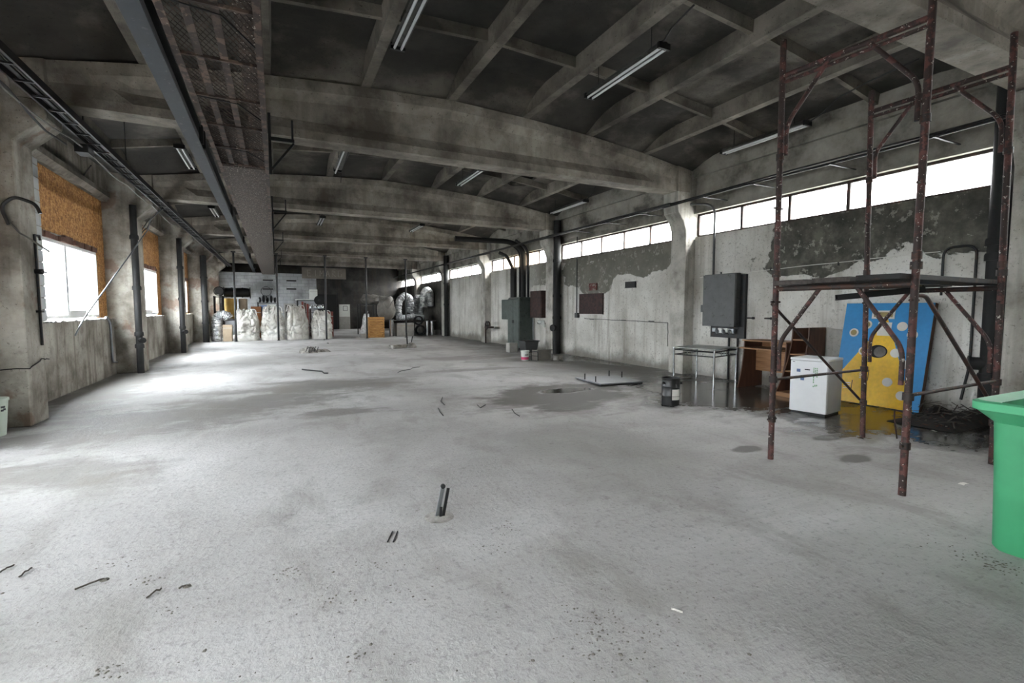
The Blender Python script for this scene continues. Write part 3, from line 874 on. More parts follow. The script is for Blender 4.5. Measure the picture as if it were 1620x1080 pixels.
# ---- conduits along the right wall, hung off the column fronts
cd = thing('conduit_run', 'bundle of dark conduits running along the wall above the strip windows', 'conduit', (8.45, 10, 4.05))
for x, z, r, ya, yb in ((8.30, 3.95, .022, 2.9, 38), (8.33, 4.00, .018, 2.9, 38), (8.27, 3.975, .014, 8.6, 38), (8.25, 3.94, .016, 8.6, 38), (8.23, 3.97, .012, 8.6, 20)):
    pts = []
    y = ya
    while y <= yb:
        pts.append((x, y, z + .012 * math.sin(y * 1.3 + x * 40))); y += .7
    MB().tube(pts, r, 7).build('conduit', 'cable' if x < 8.3 else 'dark_steel', cd, smooth=60)
for y in (3.6, 5.0, 6.4, 7.6, 9.6, 11.0, 12.6):
    MB().box((8.20, y - .015, 3.905), (8.925, y + .015, 3.92)).build('clamp', 'dark_steel', cd)

# ---- fluorescent fittings
def lamp(x, y0, y1, z, label, broken=False, rods=.18):
    t = thing('fluorescent_lamp', label, 'ceiling lamp', (x, (y0 + y1) / 2, z), 'hanging fluorescent fittings')
    MB().prism([(x - .09, z + .01), (x - .05, z + .07), (x + .05, z + .07), (x + .09, z + .01)], y0, y1, 'Y').build('housing', 'lamp_body', t)
    MB().box((x - .095, y0 - .01, z - .03), (x + .095, y0 + .03, z + .05)).build('end_cap', 'black_plastic', t)
    MB().box((x - .095, y1 - .03, z - .03), (x + .095, y1 + .01, z + .05)).build('end_cap', 'black_plastic', t)
    if not broken:
        for s in (-1, 1): MB().tube([(x + s * .045, y0 + .02, z - .015), (x + s * .045, y1 - .02, z - .015)], .017, 10).build('tube', 'tube_glass', t, smooth=60)
    else:
        MB().tube([(x - .045, y0 + .02, z - .015), (x - .06, y1 - .1, z - .09)], .017, 10).build('tube', 'tube_glass', t, smooth=60)
        MB().tube([(x + .045, y0 + .1, z - .02), (x + .05, y1 - .3, z - .12), (x + .045, y1 - .2, z - .32)], .008, 5).build('dangling_wire', 'cable', t)
    zc = top_z(x) + RD
    for y in (y0 + .25, y1 - .25): MB().tube([(x, y, z + .06), (x, y, zc - .005)], .006, 5).build('hanger_rod', 'dark_steel', t)
    return t
lamp(1.54, 4.95, 6.62, 4.98, 'two-tube fluorescent lamp above the catwalk side, at the top edge of the photo')
lb = lamp(4.68, 5.05, 6.75, 4.98, 'two-tube fluorescent lamp on wire hangers left of the scaffold top')
MB().tube([atz(1047, 70, 5.02), atz(1062, 45, 5.12), atz(1076, 30, 5.2), atz(1098, 8, 5.22)], .012, 6).build('supply_cable', 'cable', lb, smooth=60)
lc = lamp(8.30, 5.45, 7.2, 4.72, 'fluorescent lamp close above the strip windows behind the scaffold')
MB().tube([(8.3, 5.44, 4.74), (8.28, 5.2, 4.8), (8.2, 4.9, 4.93), (8.05, 4.4, 4.93), (7.95, 3.7, 4.94)], .012, 6).build('supply_cable', 'cable', lc, smooth=60)
lamp(1.42, 10.8, 12.5, 4.86, 'broken fluorescent lamp with a dangling wire behind the nearest beam', True)
lamp(4.5, 10.9, 12.5, 4.86, 'fluorescent lamp behind the nearest beam, mid-span')
lamp(-1.62, 11.6, 13.2, 4.72, 'fluorescent lamp beside the crane rail over the boarded window')
lr = lamp(8.25, 12.0, 14.0, 4.70, 'fluorescent lamp hung by the peeling wall above the rust-brown plate')
MB().tube([(8.25, 12.0, 4.74), (8.2, 11.7, 4.78), (8.15, 11.4, 4.98)], .012, 6).build('supply_cable', 'cable', lr, smooth=60)
lamp(1.5, 17.6, 19.2, 4.62, 'fluorescent lamp hanging low past the second beam, catwalk side')
lamp(4.85, 17.4, 19.0, 4.58, 'tilted-looking fluorescent lamp past the second beam, mid-span')
lamp(-1.7, 17.6, 19.2, 4.66, 'far fluorescent lamp between the crane rail and the boarded wall')

# ---- drain pipes
def drain(x, y, r, ztop, label, collars, zb=0, trap=None):
    t = thing('drain_pipe', label, 'pipe', (x, y, zb), 'black drain pipes at the columns')
    MB().tube([(x, y, zb), (x, y, ztop)], r, 16).build('shaft', 'black_pipe', t, smooth=60)
    for z in collars: MB().lathe([(r + .004, z - .05), (r + .022, z - .05), (r + .022, z + .02), (r + .012, z + .05), (r + .004, z + .05)], (x, y, 0), 16).build('collar', 'black_pipe', t, smooth=35)
    if trap:
        z, dx, dy = trap
        MB().tube([(x + dx * r * .6, y + dy * r * .6, z), (x + dx * (r + .10), y + dy * (r + .10), z)], r * .8, 14).build('inspection_port', 'black_pipe', t, smooth=40)
        MB().tube([(x + dx * (r + .09), y + dy * (r + .09), z), (x + dx * (r + .12), y + dy * (r + .12), z)], r * .95, 10).build('port_cap', 'black_pipe', t, smooth=40)
    return t
drain(-2.99, col_y(2) - .27 - .10, .072, 4.0, 'black drain pipe on the second column of the boarded side', (3.25, 2.05, .95, .66), trap=(.80, .55, -.8))
drain(-2.99, col_y(3) - .27 - .11, .08, 4.0, 'black drain pipe on the third column of the boarded side', (3.0, 1.9, .9), trap=(.75, .6, -.8))
drain(-2.97, col_y(4) - .27 - .16, .13, 4.0, 'thick black drain pipe on the fourth column of the boarded side', (3.0, 1.9, .9))
drain(8.715, col_y(2) - .235 - .155, .125, 4.55, 'thick black drain pipe beside the rust-brown plate', (3.2, 2.0, 1.25), trap=(.9, -.9, -.3))
drain(8.735, col_y(0) + .235 + .14, .11, 4.55, 'black drain pipe behind the scaffold, beside the coloured board', (2.45, 2.25, .62), trap=(.80, -.5, .85))
drain(8.715, col_y(4) - .235 - .155, .125, 4.55, 'black drain pipe at the column beside the silver ducts', (3.0, 1.8))

# ---- small fittings on the left columns
c1 = col_y(1)
t = thing('valve_pipe', 'thin dark pipe with a small valve on the nearest column', 'pipe', (-2.93, c1 + .1, 1.05))
MB().tube([(-2.925, c1 + .10, 2.56), (-2.925, c1 + .12, 1.05)], .017, 8).build('pipe', 'dark_steel', t, smooth=60)
MB().tube([(-2.925, c1 + .10, 2.55), (-2.925, c1 + .25, 2.56), (-2.925, c1 + .265, 2.5)], .015, 8).build('elbow', 'dark_steel', t, smooth=60)
MB().tube([(-2.945, c1 + .11, 2.06), (-2.86, c1 + .11, 2.06)], .035, 10).build('valve_body', 'black_steel', t, smooth=40)
MB().bar((-2.87, c1 + .03, 2.06), (-2.87, c1 + .24, 2.06), .02, .02).build('handle', 'black_steel', t)
MB().box((-2.948, c1 + .06, 1.5), (-2.89, c1 + .16, 1.53)).build('clamp', 'black_steel', t)
t = thing('hose_hook', 'bent black hose stub curling off the nearest column', 'hose', (-2.95, c1 - .28, 2.8))
MB().tube(arc([(-3.03, c1 - .30, 2.62), (-3.10, c1 - .31, 2.84), (-2.96, c1 - .33, 2.98), (-2.75, c1 - .33, 2.90), (-2.71, c1 - .33, 2.78)], 5, .08), .022, 8).build('hose', 'black_plastic', t, smooth=60)
MB().tube([(-3.03, c1 - .30, 2.66), (-2.93, c1 - .31, 2.52), (-2.86, c1 - .30, 2.47), (-2.66, c1 - .28, 2.30)], .012, 6).build('wire', 'cable_grey', t, smooth=60)
t = thing('column_wire', 'thin wire strapped around the foot of the nearest column', 'wire', (-2.95, c1, .75))
MB().tube(wig([(-3.45, c1 - .285, .74), (-2.93, c1 - .285, .78), (-2.925, c1 + .1, .86), (-2.92, c1 + .3, .84)], .012, 4), .008, 5).build('strand', 'cable', t)
t = thing('water_pipe', 'thin bent water pipe at the end of the first parapet', 'pipe', (-3.44, 14.0, .3))
MB().tube(arc([(-3.42, 13.62, 1.36), (-3.42, 13.75, 1.37), (-3.42, 13.95, 1.22), (-3.42, 13.98, .33), (-3.42, 14.3, .30)], 5, .08), .025, 8).build('pipe', 'galv', t, smooth=60)
t = thing('leaning_pole', 'thin light metal pole with a hooked end, leaning by the first window', 'pole', (-2.75, 13, 2))
MB().tube(arc([(-2.92, 10.05, 1.12), (-2.88, 10.15, 1.27), (-2.90, 10.45, 1.40), (-2.62, 13.9, 3.38), (-2.60, 14.05, 3.62), (-2.45, 14.6, 4.0)], 5, .08), .0125, 8).build('rod', 'galv', t, smooth=60)
MB().tube([(-2.45, 14.6, 3.98), (-2.45, 14.6, 4.04)], .03, 8).build('hook_loop', 'dark_steel', t)
t = thing('hanging_cable', 'pair of cables hanging over the second boarded window', 'cable', (-3.1, 17.5, 1))
for dx in (0, .28):
    MB().tube(wig([(-3.0, 16.2 + dx, 3.98), (-3.35, 16.6 + dx, 3.6), (-3.4, 16.75 + dx, 2.9), (-3.42, 16.9 + dx * 1.2, 1.5), (-3.40, 16.9 + dx, .9), (-3.38, 16.7 + dx * .3, .05)], .02, 4), .014, 6).build('strand', 'cable_grey', t, smooth=60)
t = thing('column_cable', 'thin dark cable running down the third boarded-side column', 'cable', (-2.9, col_y(3), 1))
MB().tube(wig([(-2.93, col_y(3) - .285, 3.9), (-2.94, col_y(3) - .285, 2.4), (-2.90, col_y(3) - .285, 1.6)], .01, 5), .012, 6).build('strand', 'cable', t, smooth=60)
t = thing('ceiling_hook', 'thin hook rod dropping from a pale ceiling patch over the first window', 'hook', (-2.3, 10.8, 5.0))
zc = top_z(-2.3) + RD
MB().tube([(-2.3, 10.8, zc), (-2.3, 10.8, 4.16)], .008, 5).build('rod', 'dark_steel', t)
MB().lathe([(.16, zc - .004), (.14, zc - .014), (.02, zc - .02)], (-2.3, 10.8, 0), 14).build('plaster_patch', 'whitewash_block', t)
t = thing('wall_bracket', 'dark horizontal stub rod on the wall above the first boards', 'bracket', (-3.3, 12.3, 4.2))
MB().tube([(-3.47, 12.9, 4.25), (-3.1, 12.0, 4.28)], .012, 6).build('rod', 'dark_steel', t)

# ---- steel posts between the work floor and the store
for i, px in enumerate((374, 441, 517, 581, 643)):
    b = at(px, 539, 26.25); x = b.x
    t = thing('steel_post', ['thin steel post in front of the first white bulk bag', 'thin steel post between the second and third white bulk bags', 'thin steel post in front of the last white bulk bag',
              'thin steel post beside the wooden crates', 'thin steel post in front of the pale grey carton'][i], 'post', (x, 26.25, 0), 'steel posts before the store')
    MB().tube([(x, 26.25, 0), (x, 26.25, 4.18)], .045, 10).build('shaft', 'dark_steel', t, smooth=60)
    MB().box((x - .09, 26.16, 4.18), (x + .09, 26.34, 4.24)).build('head_plate', 'dark_steel', t)
    MB().box((x - .08, 26.17, 0), (x + .08, 26.33, .012)).build('foot_plate', 'dark_steel', t)

# ================================================================== THINGS BY THE RIGHT WALL
def shade_cyl(t, name, mat, prof, c, n=28): return MB().lathe(prof, c, n).build(name, mat, t, smooth=35)

# ---- scaffold: two welded frames stacked on two more, ledgers and diagonals
SB = {1: (4.56, 3.25), 2: (6.36, 3.34), 3: (4.65, 2.12), 4: (6.40, 2.17)}
ST = {1: (4.53, 3.25), 2: (6.24, 3.36), 3: (4.66, 2.10), 4: (6.27, 2.17)}
SH = {1: 4.16, 2: 4.05, 3: 4.25, 4: 4.12}
def sp(i, z):
    b, a = SB[i], ST[i]; t = z / 4.1
    return Vector((b[0] + (a[0] - b[0]) * t, b[1] + (a[1] - b[1]) * t, z))
sc = thing('scaffold', 'rusty red tubular steel scaffold tower beside the white fridge', 'scaffold', (5.5, 2.7, 0))
for i in (1, 2, 3, 4):
    for z0, z1 in ((0, 1.95), (1.95, SH[i])):
        MB().tube([sp(i, z0), sp(i, z1)], .028, 12).build('post', 'scaffold_red', sc, smooth=60)
    for z, r in ((1.90, .042), (1.98, .036), (.83, .040), (.42, .038), (3.05, .037)):
        a = sp(i, z - .03); b = sp(i, z + .03)
        MB().tube([a, b], r, 10).build('coupler', 'scaffold_dark', sc, smooth=40)
    for z in (.42, 1.62, 2.55):
        p = sp(i, z); MB().tube([p + Vector((-.065, 0, 0)), p + Vector((.065, 0, 0))], .011, 6).build('locking_pin', 'scaffold_dark', sc)
for a, b in ((1, 3), (2, 4)):
    for z, zl in ((1.75, .92), (3.82, 3.05)):
        p, q = sp(a, z), sp(b, z); d = (q - p).normalized(); L = (q - p).length
        MB().tube([p, q], .025, 10).build('transom', 'scaffold_red' if z > 2 else 'scaffold_dark', sc, smooth=60)
        if z > 2:
            MB().tube([sp(a, z - .06), sp(b, z - .06)], .018, 8).build('transom', 'scaffold_red', sc, smooth=60)
        for e, s in ((a, 1), (b, -1)):
            c = sp(e, z); low = sp(e, zl)
            k1 = c + d * s * L * .37; k2 = sp(e, zl + .30) + d * s * .055; k3 = low + d * s * .055
            MB().tube(arc([k1, k2, k3], 6, .1), .020, 10).build('knee_brace', 'scaffold_red', sc, smooth=60)
MB().tube([sp(1, 1.60) + Vector((0, .04, 0)), sp(2, .45) + Vector((0, .04, 0))], .014, 8).build('diagonal_brace', 'scaffold_dark', sc, smooth=60)
MB().tube([sp(1, .83), sp(2, .82)], .015, 8).build('ledger', 'scaffold_dark', sc, smooth=60)
MB().tube([sp(3, .84), sp(4, .84)], .016, 8).build('ledger', 'scaffold_dark', sc, smooth=60)
MB().tube(arc([sp(3, 1.66), sp(3, 1.66) + Vector((.10, -.03, .0)), sp(4, .62) + Vector((-.15, -.03, 0))], 5, .07), .017, 8).build('diagonal_brace', 'scaffold_dark', sc, smooth=60)
# deck planks
for i, (t0, mat) in enumerate(((.03, 'old_plank'), (.36, 'old_plank'), (.69, 'deck_steel'))):
    z = 1.805 + .004 * i
    p = sp(1, z).lerp(sp(3, z), t0 + .14); q = sp(2, z).lerp(sp(4, z), t0 + .14)
    d = (q - p).normalized()
    tag(MB().bar(p - d * (.10 + .03 * i), q + d * .14, .33, .045).build('scaffold_plank', mat, None, bevel=.004, origin=(p.x, p.y, z - .022)),
        ['worn deck plank on the scaffold, on the fridge side', 'worn deck plank in the middle of the scaffold deck', 'dark steel deck plank on the scaffold, on the green bin side'][i], 'plank', 'scaffold deck planks')
t = thing('steel_channel', 'short dark steel channel hung under the scaffold deck', 'steel channel', (5.2, 2.8, 1.66))
a, b = at(1294, 470, 2.95), at(1420, 452, 2.55)
a.z = 1.655; b.z = 1.70
a = Vector((5.05, 2.95, 1.64)); b = Vector((5.55, 2.45, 1.715))
MB().bar(a, b, .09, .012).build('base_plate', 'black_steel', t)
dd = (b - a).normalized(); rr = dd.cross(Vector((0, 0, 1))).normalized()
for s in (-1, 1): MB().bar(a + rr * s * .042 + Vector((0, 0, .026)), b + rr * s * .042 + Vector((0, 0, .026)), .008, .05).build('side_flange', 'black_steel', t)
MB().bar(b + Vector((0, 0, .0)), b + Vector((0, 0, .06)), .012, .012).build('tie_wire', 'cable', t)
MB().bar(a.lerp(b, .3), a.lerp(b, .3) + Vector((0, 0, .10)), .008, .008).build('tie_wire', 'cable', t)

# ---- green waste container
def green_bin():
    t = thing('waste_container', 'large open green plastic waste container', 'waste container', (4.5, .8, 0))
    X0, X1, Ya, Yb = 4.10, 4.95, .10, 1.40; H = .90
    def ring(ix, z, r):
        out = []
        x0, x1, ya, yb = X0 + ix, X1 - ix, Ya + ix, Yb - ix
        for cx, cyy, a0 in ((x1 - r, yb - r, 0), (x0 + r, yb - r, 90), (x0 + r, ya + r, 180), (x1 - r, ya + r, 270)):
            for i in range(6):
                a = R(a0 + 18 * i); out.append(Vector((cx + r * math.cos(a), cyy + r * math.sin(a), z)))
        return out
    def shell(rings):
        m = MB(); n = len(rings[0]); vs = [p for q in rings for p in q]; fs = []
        for j in range(len(rings) - 1):
            for i in range(n):
                k = (i + 1) % n; fs.append((j * n + i, j * n + k, (j + 1) * n + k, (j + 1) * n + i))
        return m, vs, fs, n
    m, vs, fs, n = shell([ring(.03, .0, .06), ring(.012, .025, .07), ring(0, .45, .08), ring(-.015, H, .08), ring(.01, H, .08), ring(.03, .45, .07), ring(.06, .06, .06)])
    fs += [tuple(range(n)), tuple(range(6 * n, 7 * n))]
    m.add(vs, fs); m.build('body', 'green_bin', t, smooth=40)
    m, vs, fs, n = shell([ring(-.016, H - .07, .09), ring(-.085, H + .005, .10), ring(-.10, H + .012, .10), ring(-.10, H + .06, .10), ring(-.08, H + .07, .10), ring(-.03, H + .055, .09), ring(.012, H + .05, .08), ring(.012, H - .06, .08)])
    m.add(vs, fs); m.build('rim', 'green_bin_rim', t, smooth=30)
    for y in (1.22, .72, .25):
        MB().prism([(X0 - .012, H - .02), (X0 - .10, H + .01), (X0 - .012, H - .14)], y - .012, y + .012, 'Y').build('rib', 'green_bin', t)
    for x in (4.35, 4.7): MB().prism([(Yb + .012, H - .02), (Yb + .10, H + .01), (Yb + .012, H - .14)], x - .012, x + .012, 'X').build('rib', 'green_bin', t)
    return t
green_bin()

# ---- rubbish heap in the corner behind the bin
m = MB()
def heap(u, v):
    x = 7.55 + 1.25 * u; y = 2.92 + .76 * v
    e = max(0, min(u, 1 - u, v, 1 - v) * 4); e = min(1, e)
    z = .005 + e * (.07 + .13 * (mnoise.noise(Vector((x * 3.2, y * 3.2, 2))) + .5) + .06 * mnoise.noise(Vector((x * 11, y * 11, 5)))) * (.5 + .7 * u)
    return Vector((x + .05 * mnoise.noise(Vector((x * 6, y * 6, 9))), y, max(.003, z)))
m.grid(heap, 40, 28)
rh = m.build('rubbish_heap', 'rubbish', None, smooth=25, origin=(8.2, 3.3, 0), kind='stuff', label='low heap of dark wet rubbish in the corner below the drain pipe', cat='rubbish')
rng = random.Random(5)
m = MB()
for i in range(60):
    x = rng.uniform(7.6, 8.75); y = rng.uniform(2.95, 3.7); z = .10 + .12 * (x - 7.55)
    a = rng.uniform(0, 6.28); L = rng.uniform(.05, .18)
    m.bar((x, y, z * rng.uniform(.5, 1)), (x + L * math.cos(a), y + L * math.sin(a), z * rng.uniform(.5, 1.1)), rng.uniform(.008, .022), .006)
m.build('rubbish_scraps', 'twig', rh, kind='stuff')

# ---- painted plywood game board leaning on the wall
bt = Vector((8.52, 0, .015)); LEAN = math.atan2(.30, 1.60)
GB = Matrix.Translation((8.51, 4.97, .012)) @ Matrix.Rotation(LEAN, 4, 'Y') @ Matrix.Rotation(R(0), 4, 'Z')
W, Hh, TH = 1.24, 1.66, .085           # local: x depth (0 = front), y 0..-W, z 0..H
gb = thing('game_board', 'blue and yellow painted plywood board with round holes leaning on the wall', 'board', (8.51, 4.97, .012))
MB(GB).box((0, -W, 0), (TH, 0, Hh)).build('panel', 'board_blue', gb)
MB(GB).box((.004, -W - .004, .0), (TH + .002, -W, Hh)).build('edge_strip', 'board_side', gb)
def gy(f): return -f * W
def flat(poly, x0, x1, name, mat, parent): return MB(GB).prism([(gy(a), b * Hh) for a, b in poly], x0, x1, 'X').build(name, mat, parent)
flat([(.05, 0), (.94, 0), (.60, .70), (.51, .88), (.44, .74), (.03, .26)], -.004, 0, 'yellow_field', 'board_yellow', gb)
def disc(f, h, r, mat, rim, sx=1.0):
    d = []
    for rr, x0, x1, mm, nm in ((r, -.012, -.003, rim, 'ring'), (r * .66, -.016, -.011, mat, 'disc')):
        d.append(MB(GB).prism([(gy(f) + rr * sx * math.cos(2 * math.pi * i / 24), h * Hh + rr * math.sin(2 * math.pi * i / 24)) for i in range(24)], x0, x1, 'X').build(nm, mm, gb))
    return d
for f, h, c in ((.15, .70, 'board_khaki'), (.30, .785, 'board_khaki'), (.70, .775, 'board_white'), (.82, .70, 'board_white'), (.30, .52, 'board_khaki'), (.81, .42, 'board_white'), (.67, .52, 'board_white'), (.63, .24, 'board_white'), (.80, .13, 'board_white')):
    disc(f, h, .07, c, 'board_white')
MB(GB).prism([(gy(.47) + .135 * math.cos(2 * math.pi * i / 28), .525 * Hh + .105 * math.sin(2 * math.pi * i / 28)) for i in range(28)], -.008, -.004, 'X').build('hole', 'dark_hole', gb)
MB(GB).prism([(gy(.47) - .03 + .085 * math.cos(2 * math.pi * i / 28), .525 * Hh - .005 + .085 * math.sin(2 * math.pi * i / 28)) for i in range(28)], -.010, -.008, 'X').build('hole_backing', 'board_glass', gb)
MB(GB).box((-.014, gy(.60), .845 * Hh), (-.003, gy(.34), .925 * Hh)).build('slot_plate', 'board_white', gb)
MB(GB).box((-.018, gy(.58), .861 * Hh), (-.013, gy(.365), .909 * Hh)).build('slot', 'board_khaki', gb)
for i in range(3): MB(GB).box((-.020, gy(.44), (.867 + .014 * i) * Hh), (-.017, gy(.375), (.873 + .014 * i) * Hh)).build('slot_louvre', 'ink_dark', gb)
MB(GB).box((-.014, gy(.585), .68 * Hh), (-.0105, gy(.43), .81 * Hh)).build('white_patch', 'board_white', gb)
for f, h in ((.30, .24), (.12, .12)):
    pl_ = MB(GB).box((-.010, gy(f + .10), h * Hh), (-.004, gy(f - .02), (h + .08) * Hh)).build('score_card', 'board_yellow', gb)
    for i in range(4): MB(GB).box((-.012, gy(f + .085), (h + .012 + .018 * i) * Hh), (-.0098, gy(f), (h + .018 + .018 * i) * Hh)).build('score_line', 'board_white', gb)
    MB(GB).box((-.013, gy(f + .105), (h - .01) * Hh), (-.004, gy(f + .10), (h + .10) * Hh)).build('tally_bar', 'ink_dark', gb)

# ---- white fridge
fx, fy = 6.93, 4.67
fa = math.atan2(4.19 - 4.67, 7.02 - 6.93)
FX = Matrix.Translation((fx, fy, 0)) @ Matrix.Rotation(fa, 4, 'Z')      # local x along the front, y to the back (left-handed flip below)
FW, FD, FH = .50, .54, .83
fr = thing('fridge', 'small white under-counter fridge standing on the wet floor', 'fridge', (fx, fy, 0))
MB(FX).box((0, .045, .03), (FW, FD, FH - .035)).build('body', 'fridge_side', fr, bevel=.008, seg=2)
dr = MB(FX).box((0, 0, .035), (FW, .043, FH - .04)).build('door', 'fridge_white', fr, bevel=.010, seg=2)
MB(FX).box((-.004, -.008, FH - .035), (FW + .004, FD + .004, FH)).build('worktop', 'fridge_white', fr, bevel=.008, seg=2)
MB(FX).box((.02, .02, 0), (FW - .02, FD - .03, .03)).build('plinth', 'dark_steel', fr)
MB(FX).box((.20, -.003, .655), (.27, .0, .67)).build('badge', 'ink_dark', dr)
MB(FX).box((.09, -.0025, .62), (.14, .0, .665)).build('sticker', 'ink_blue', dr)
MB(FX).box((.145, -.0025, .50), (.195, .0, .55)).build('sticker', 'ink_blue', dr)
rng = random.Random(3)
for c in range(3):
    z = .70
    while z > .42:
        h = rng.uniform(.012, .03)
        if rng.random() < .75: MB(FX).box((.315 + c * .022, -.002, z - h), (.329 + c * .022, 0, z)).build('sticker_text', 'ink_green', dr)
        z -= h + .008
MB(FX).box((.03, -.003, FH - .066), (.06, 0, FH - .058)).build('hinge_cap', 'ink_dark', dr)

# ---- veneered desk with curved sides
dk = thing('desk', 'brown veneered desk with curved side panels and raised shelf against the wall', 'desk', (8.5, 6.1, 0))
def curved_side(y0, y1, xb, xt, h, xw, mat, parent, name='side_panel'):
    poly = [(xw, 0), (xw, h)]
    for i in range(9):
        t_ = i / 8; poly.append((xt + (xb - xt) * t_ ** 1.9, h * (1 - t_)))
    return MB().prism(poly, y0, y1, 'Y').build(name, mat, parent)
curved_side(6.60, 6.622, 8.20, 8.36, .92, 8.90, 'veneer_dark', dk)
curved_side(5.72, 5.742, 8.20, 8.36, .92, 8.90, 'veneer_dark', dk)
MB().box((8.33, 5.72, .92), (8.90, 6.64, .942)).build('top_shelf', 'veneer_light', dk)
MB().box((8.20, 5.743, .775), (8.88, 6.599, .80)).build('desktop', 'veneer_light', dk)
MB().box((8.70, 5.743, .32), (8.718, 6.599, .775)).build('modesty_panel', 'veneer_light', dk)
MB().box((8.87, 5.743, .80), (8.885, 6.599, .92)).build('back_panel', 'veneer_light', dk)

# ---- narrow curved bookcase
bk = thing('bookcase', 'narrow brown veneered bookcase with curved front between desk and fridge', 'bookcase', (8.4, 5.5, 0))
curved_side(5.66, 5.68, 7.98, 8.44, 1.20, 8.90, 'veneer_dark', bk)
curved_side(5.36, 5.38, 7.98, 8.44, 1.22, 8.90, 'veneer_dark', bk)
MB().box((8.87, 5.381, 0), (8.885, 5.659, 1.20)).build('back_panel', 'veneer_dark', bk)
for z in (.05, .42, .72, .98):
    t_ = (1 - z / 1.2); xf = 8.44 + (7.98 - 8.44) * t_ ** 1.9 + .012
    MB().box((xf, 5.381, z), (8.868, 5.659, z + .022)).build('shelf', 'veneer_light', bk)
MB().box((8.02, 5.381, 0), (8.04, 5.659, .05)).build('kickboard', 'veneer_light', bk)

# ---- metal table
ta = math.atan2(.25, .96)
TX = Matrix.Translation((7.75, 6.80, 0)) @ Matrix.Rotation(ta, 4, 'Z')
tb = thing('metal_table', 'square grey metal table with a glass top by the wall', 'table', (7.75, 6.80, 0))
TW, TD, TZ = .95, .88, .74
MB(TX).box((-.04, -.03, TZ), (TW + .03, TD + .03, TZ + .012)).build('table_top', 'glass_top', tb)
for x in (0, TW):
    for y in (0, TD): MB(TX).tube([(x, y, 0), (x, y, TZ)], .019, 10).build('leg', 'chrome', tb, smooth=60)
for z in (.70, .60):
    for a, b in (((0, 0), (TW, 0)), ((0, TD), (TW, TD)), ((0, 0), (0, TD)), ((TW, 0), (TW, TD))):
        MB(TX).tube([(*a, z), (*b, z)], .011, 8).build('rail', 'dark_steel', tb, smooth=60)
for f in (.30, .42, .54, .66):
    for a, b in (((0, 0), (TW, 0)), ((0, 0), (0, TD))):
        x = a[0] + (b[0] - a[0]) * f; y = a[1] + (b[1] - a[1]) * f
        MB(TX).tube([(x, y, .60), (x, y, .70)], .007, 6).build('spindle', 'chrome', tb)

# ---- black drum in the puddle
bc = thing('black_drum', 'small black metal drum with a pale label standing in the puddle', 'drum', (5.70, 5.85, 0))
shade_cyl(bc, 'body', 'black_plastic', [(.125, 0), (.14, .01), (.14, .15), (.145, .155), (.14, .165), (.14, .30), (.145, .305), (.14, .315), (.14, .42), (.148, .43), (.148, .445), (.138, .445), (.136, .40), (.13, .05)], (5.70, 5.85, 0))
m = MB()
m.grid(lambda u, v: Vector((5.70 + .1425 * math.cos(R(-150 + 62 * u) + .45), 5.85 + .1425 * math.sin(R(-150 + 62 * u) + .45), .10 + .17 * v)), 8, 2)
m.build('label_sheet', 'paper', bc)
MB().tube([(5.558, 5.85, .37), (5.53, 5.85, .36)], .02, 8).build('handle_lug', 'dark_steel', bc)
MB().tube([(5.82, 5.77, .36), (5.845, 5.755, .36)], .022, 8).build('handle_lug', 'dark_steel', bc)

# ---- steel floor plate with studs
fp = thing('floor_plate', 'flat square steel plate with four upright studs lying on the floor', 'floor plate', (6.3, 8.3, 0))
PX = Matrix.Translation((6.35, 8.35, 0)) @ Matrix.Rotation(R(-6), 4, 'Z')
MB(PX).box((-.50, -.55, .03), (.52, -.03, .055)).build('plate', 'galv', fp)
MB(PX).box((-.50, -.01, .02), (.52, .55, .042)).build('plate', 'galv', fp)
MB(PX).box((-.48, -.53, 0), (.50, .53, .028)).build('frame', 'dark_steel', fp)
for x, y in ((-.46, -.28), (-.46, .18), (.30, .45), (.46, .18)): MB(PX).tube([(x, y, .04), (x, y, .17)], .012, 8).build('stud', 'dark_steel', fp)

# ---- grey wall box with fuse board below
eb = thing('electrical_box', 'large grey steel electrical box on the wall above the metal table', 'electrical box', (8.75, 7.6, .93))
MB().box((8.86, 7.02, .92), (8.925, 7.90, 2.28)).build('back_plate', 'dark_steel', eb)
MB().box((8.72, 7.14, 1.19), (8.86, 7.98, 2.31)).build('body', 'grey_steel', eb, bevel=.006)
dd_ = MB().box((8.70, 7.15, 1.17), (8.72, 8.00, 2.30)).build('door', 'grey_steel', eb, bevel=.004)
MB().box((8.74, 8.0, 1.48), (8.85, 8.09, 1.64)).build('hinge_block', 'black_plastic', eb)
for i in range(4): MB().box((8.78, 7.22 + i * .155, 1.02 + .02 * (i % 2)), (8.86, 7.33 + i * .155, 1.13)).build('fuse_base', 'white_plastic' if i % 3 else 'galv', eb, bevel=.01)
for i in range(3): MB().tube([(8.80, 7.30 + i * .17, 1.06), (8.76, 7.32 + i * .17, 1.05)], .05, 10).build('fuse_cap', 'galv', eb, smooth=40)
for y in (7.20, 7.42): MB().tube([(8.89, y, .92), (8.89, y, .0)], .022, 8).build('conduit', 'dark_steel', eb, smooth=60)
MB().tube(arc([(8.84, 7.85, 2.285), (8.84, 7.85, 3.88), (8.45, 8.2, 3.90)], 8, .3), .025, 8).build('conduit', 'grey_steel', eb, smooth=60)
for y, L in ((6.95, .14), (6.55, .15)):
    t = thing('wall_stub', 'short dark pipe stub on the wall ' + ('beside the grey electrical box' if y > 6.8 else 'between the grey box and the scaffold'), 'pipe stub', (8.9, y, 1.36))
    MB().tube([(8.925, y, 1.36), (8.86, y, 1.36), (8.85, y - L, 1.36)], .016, 7).build('pipe', 'dark_steel', t, smooth=60)
    MB().tube([(8.852, y - L + .02, 1.36), (8.848, y - L - .02, 1.36)], .026, 8).build('nut', 'dark_steel', t)

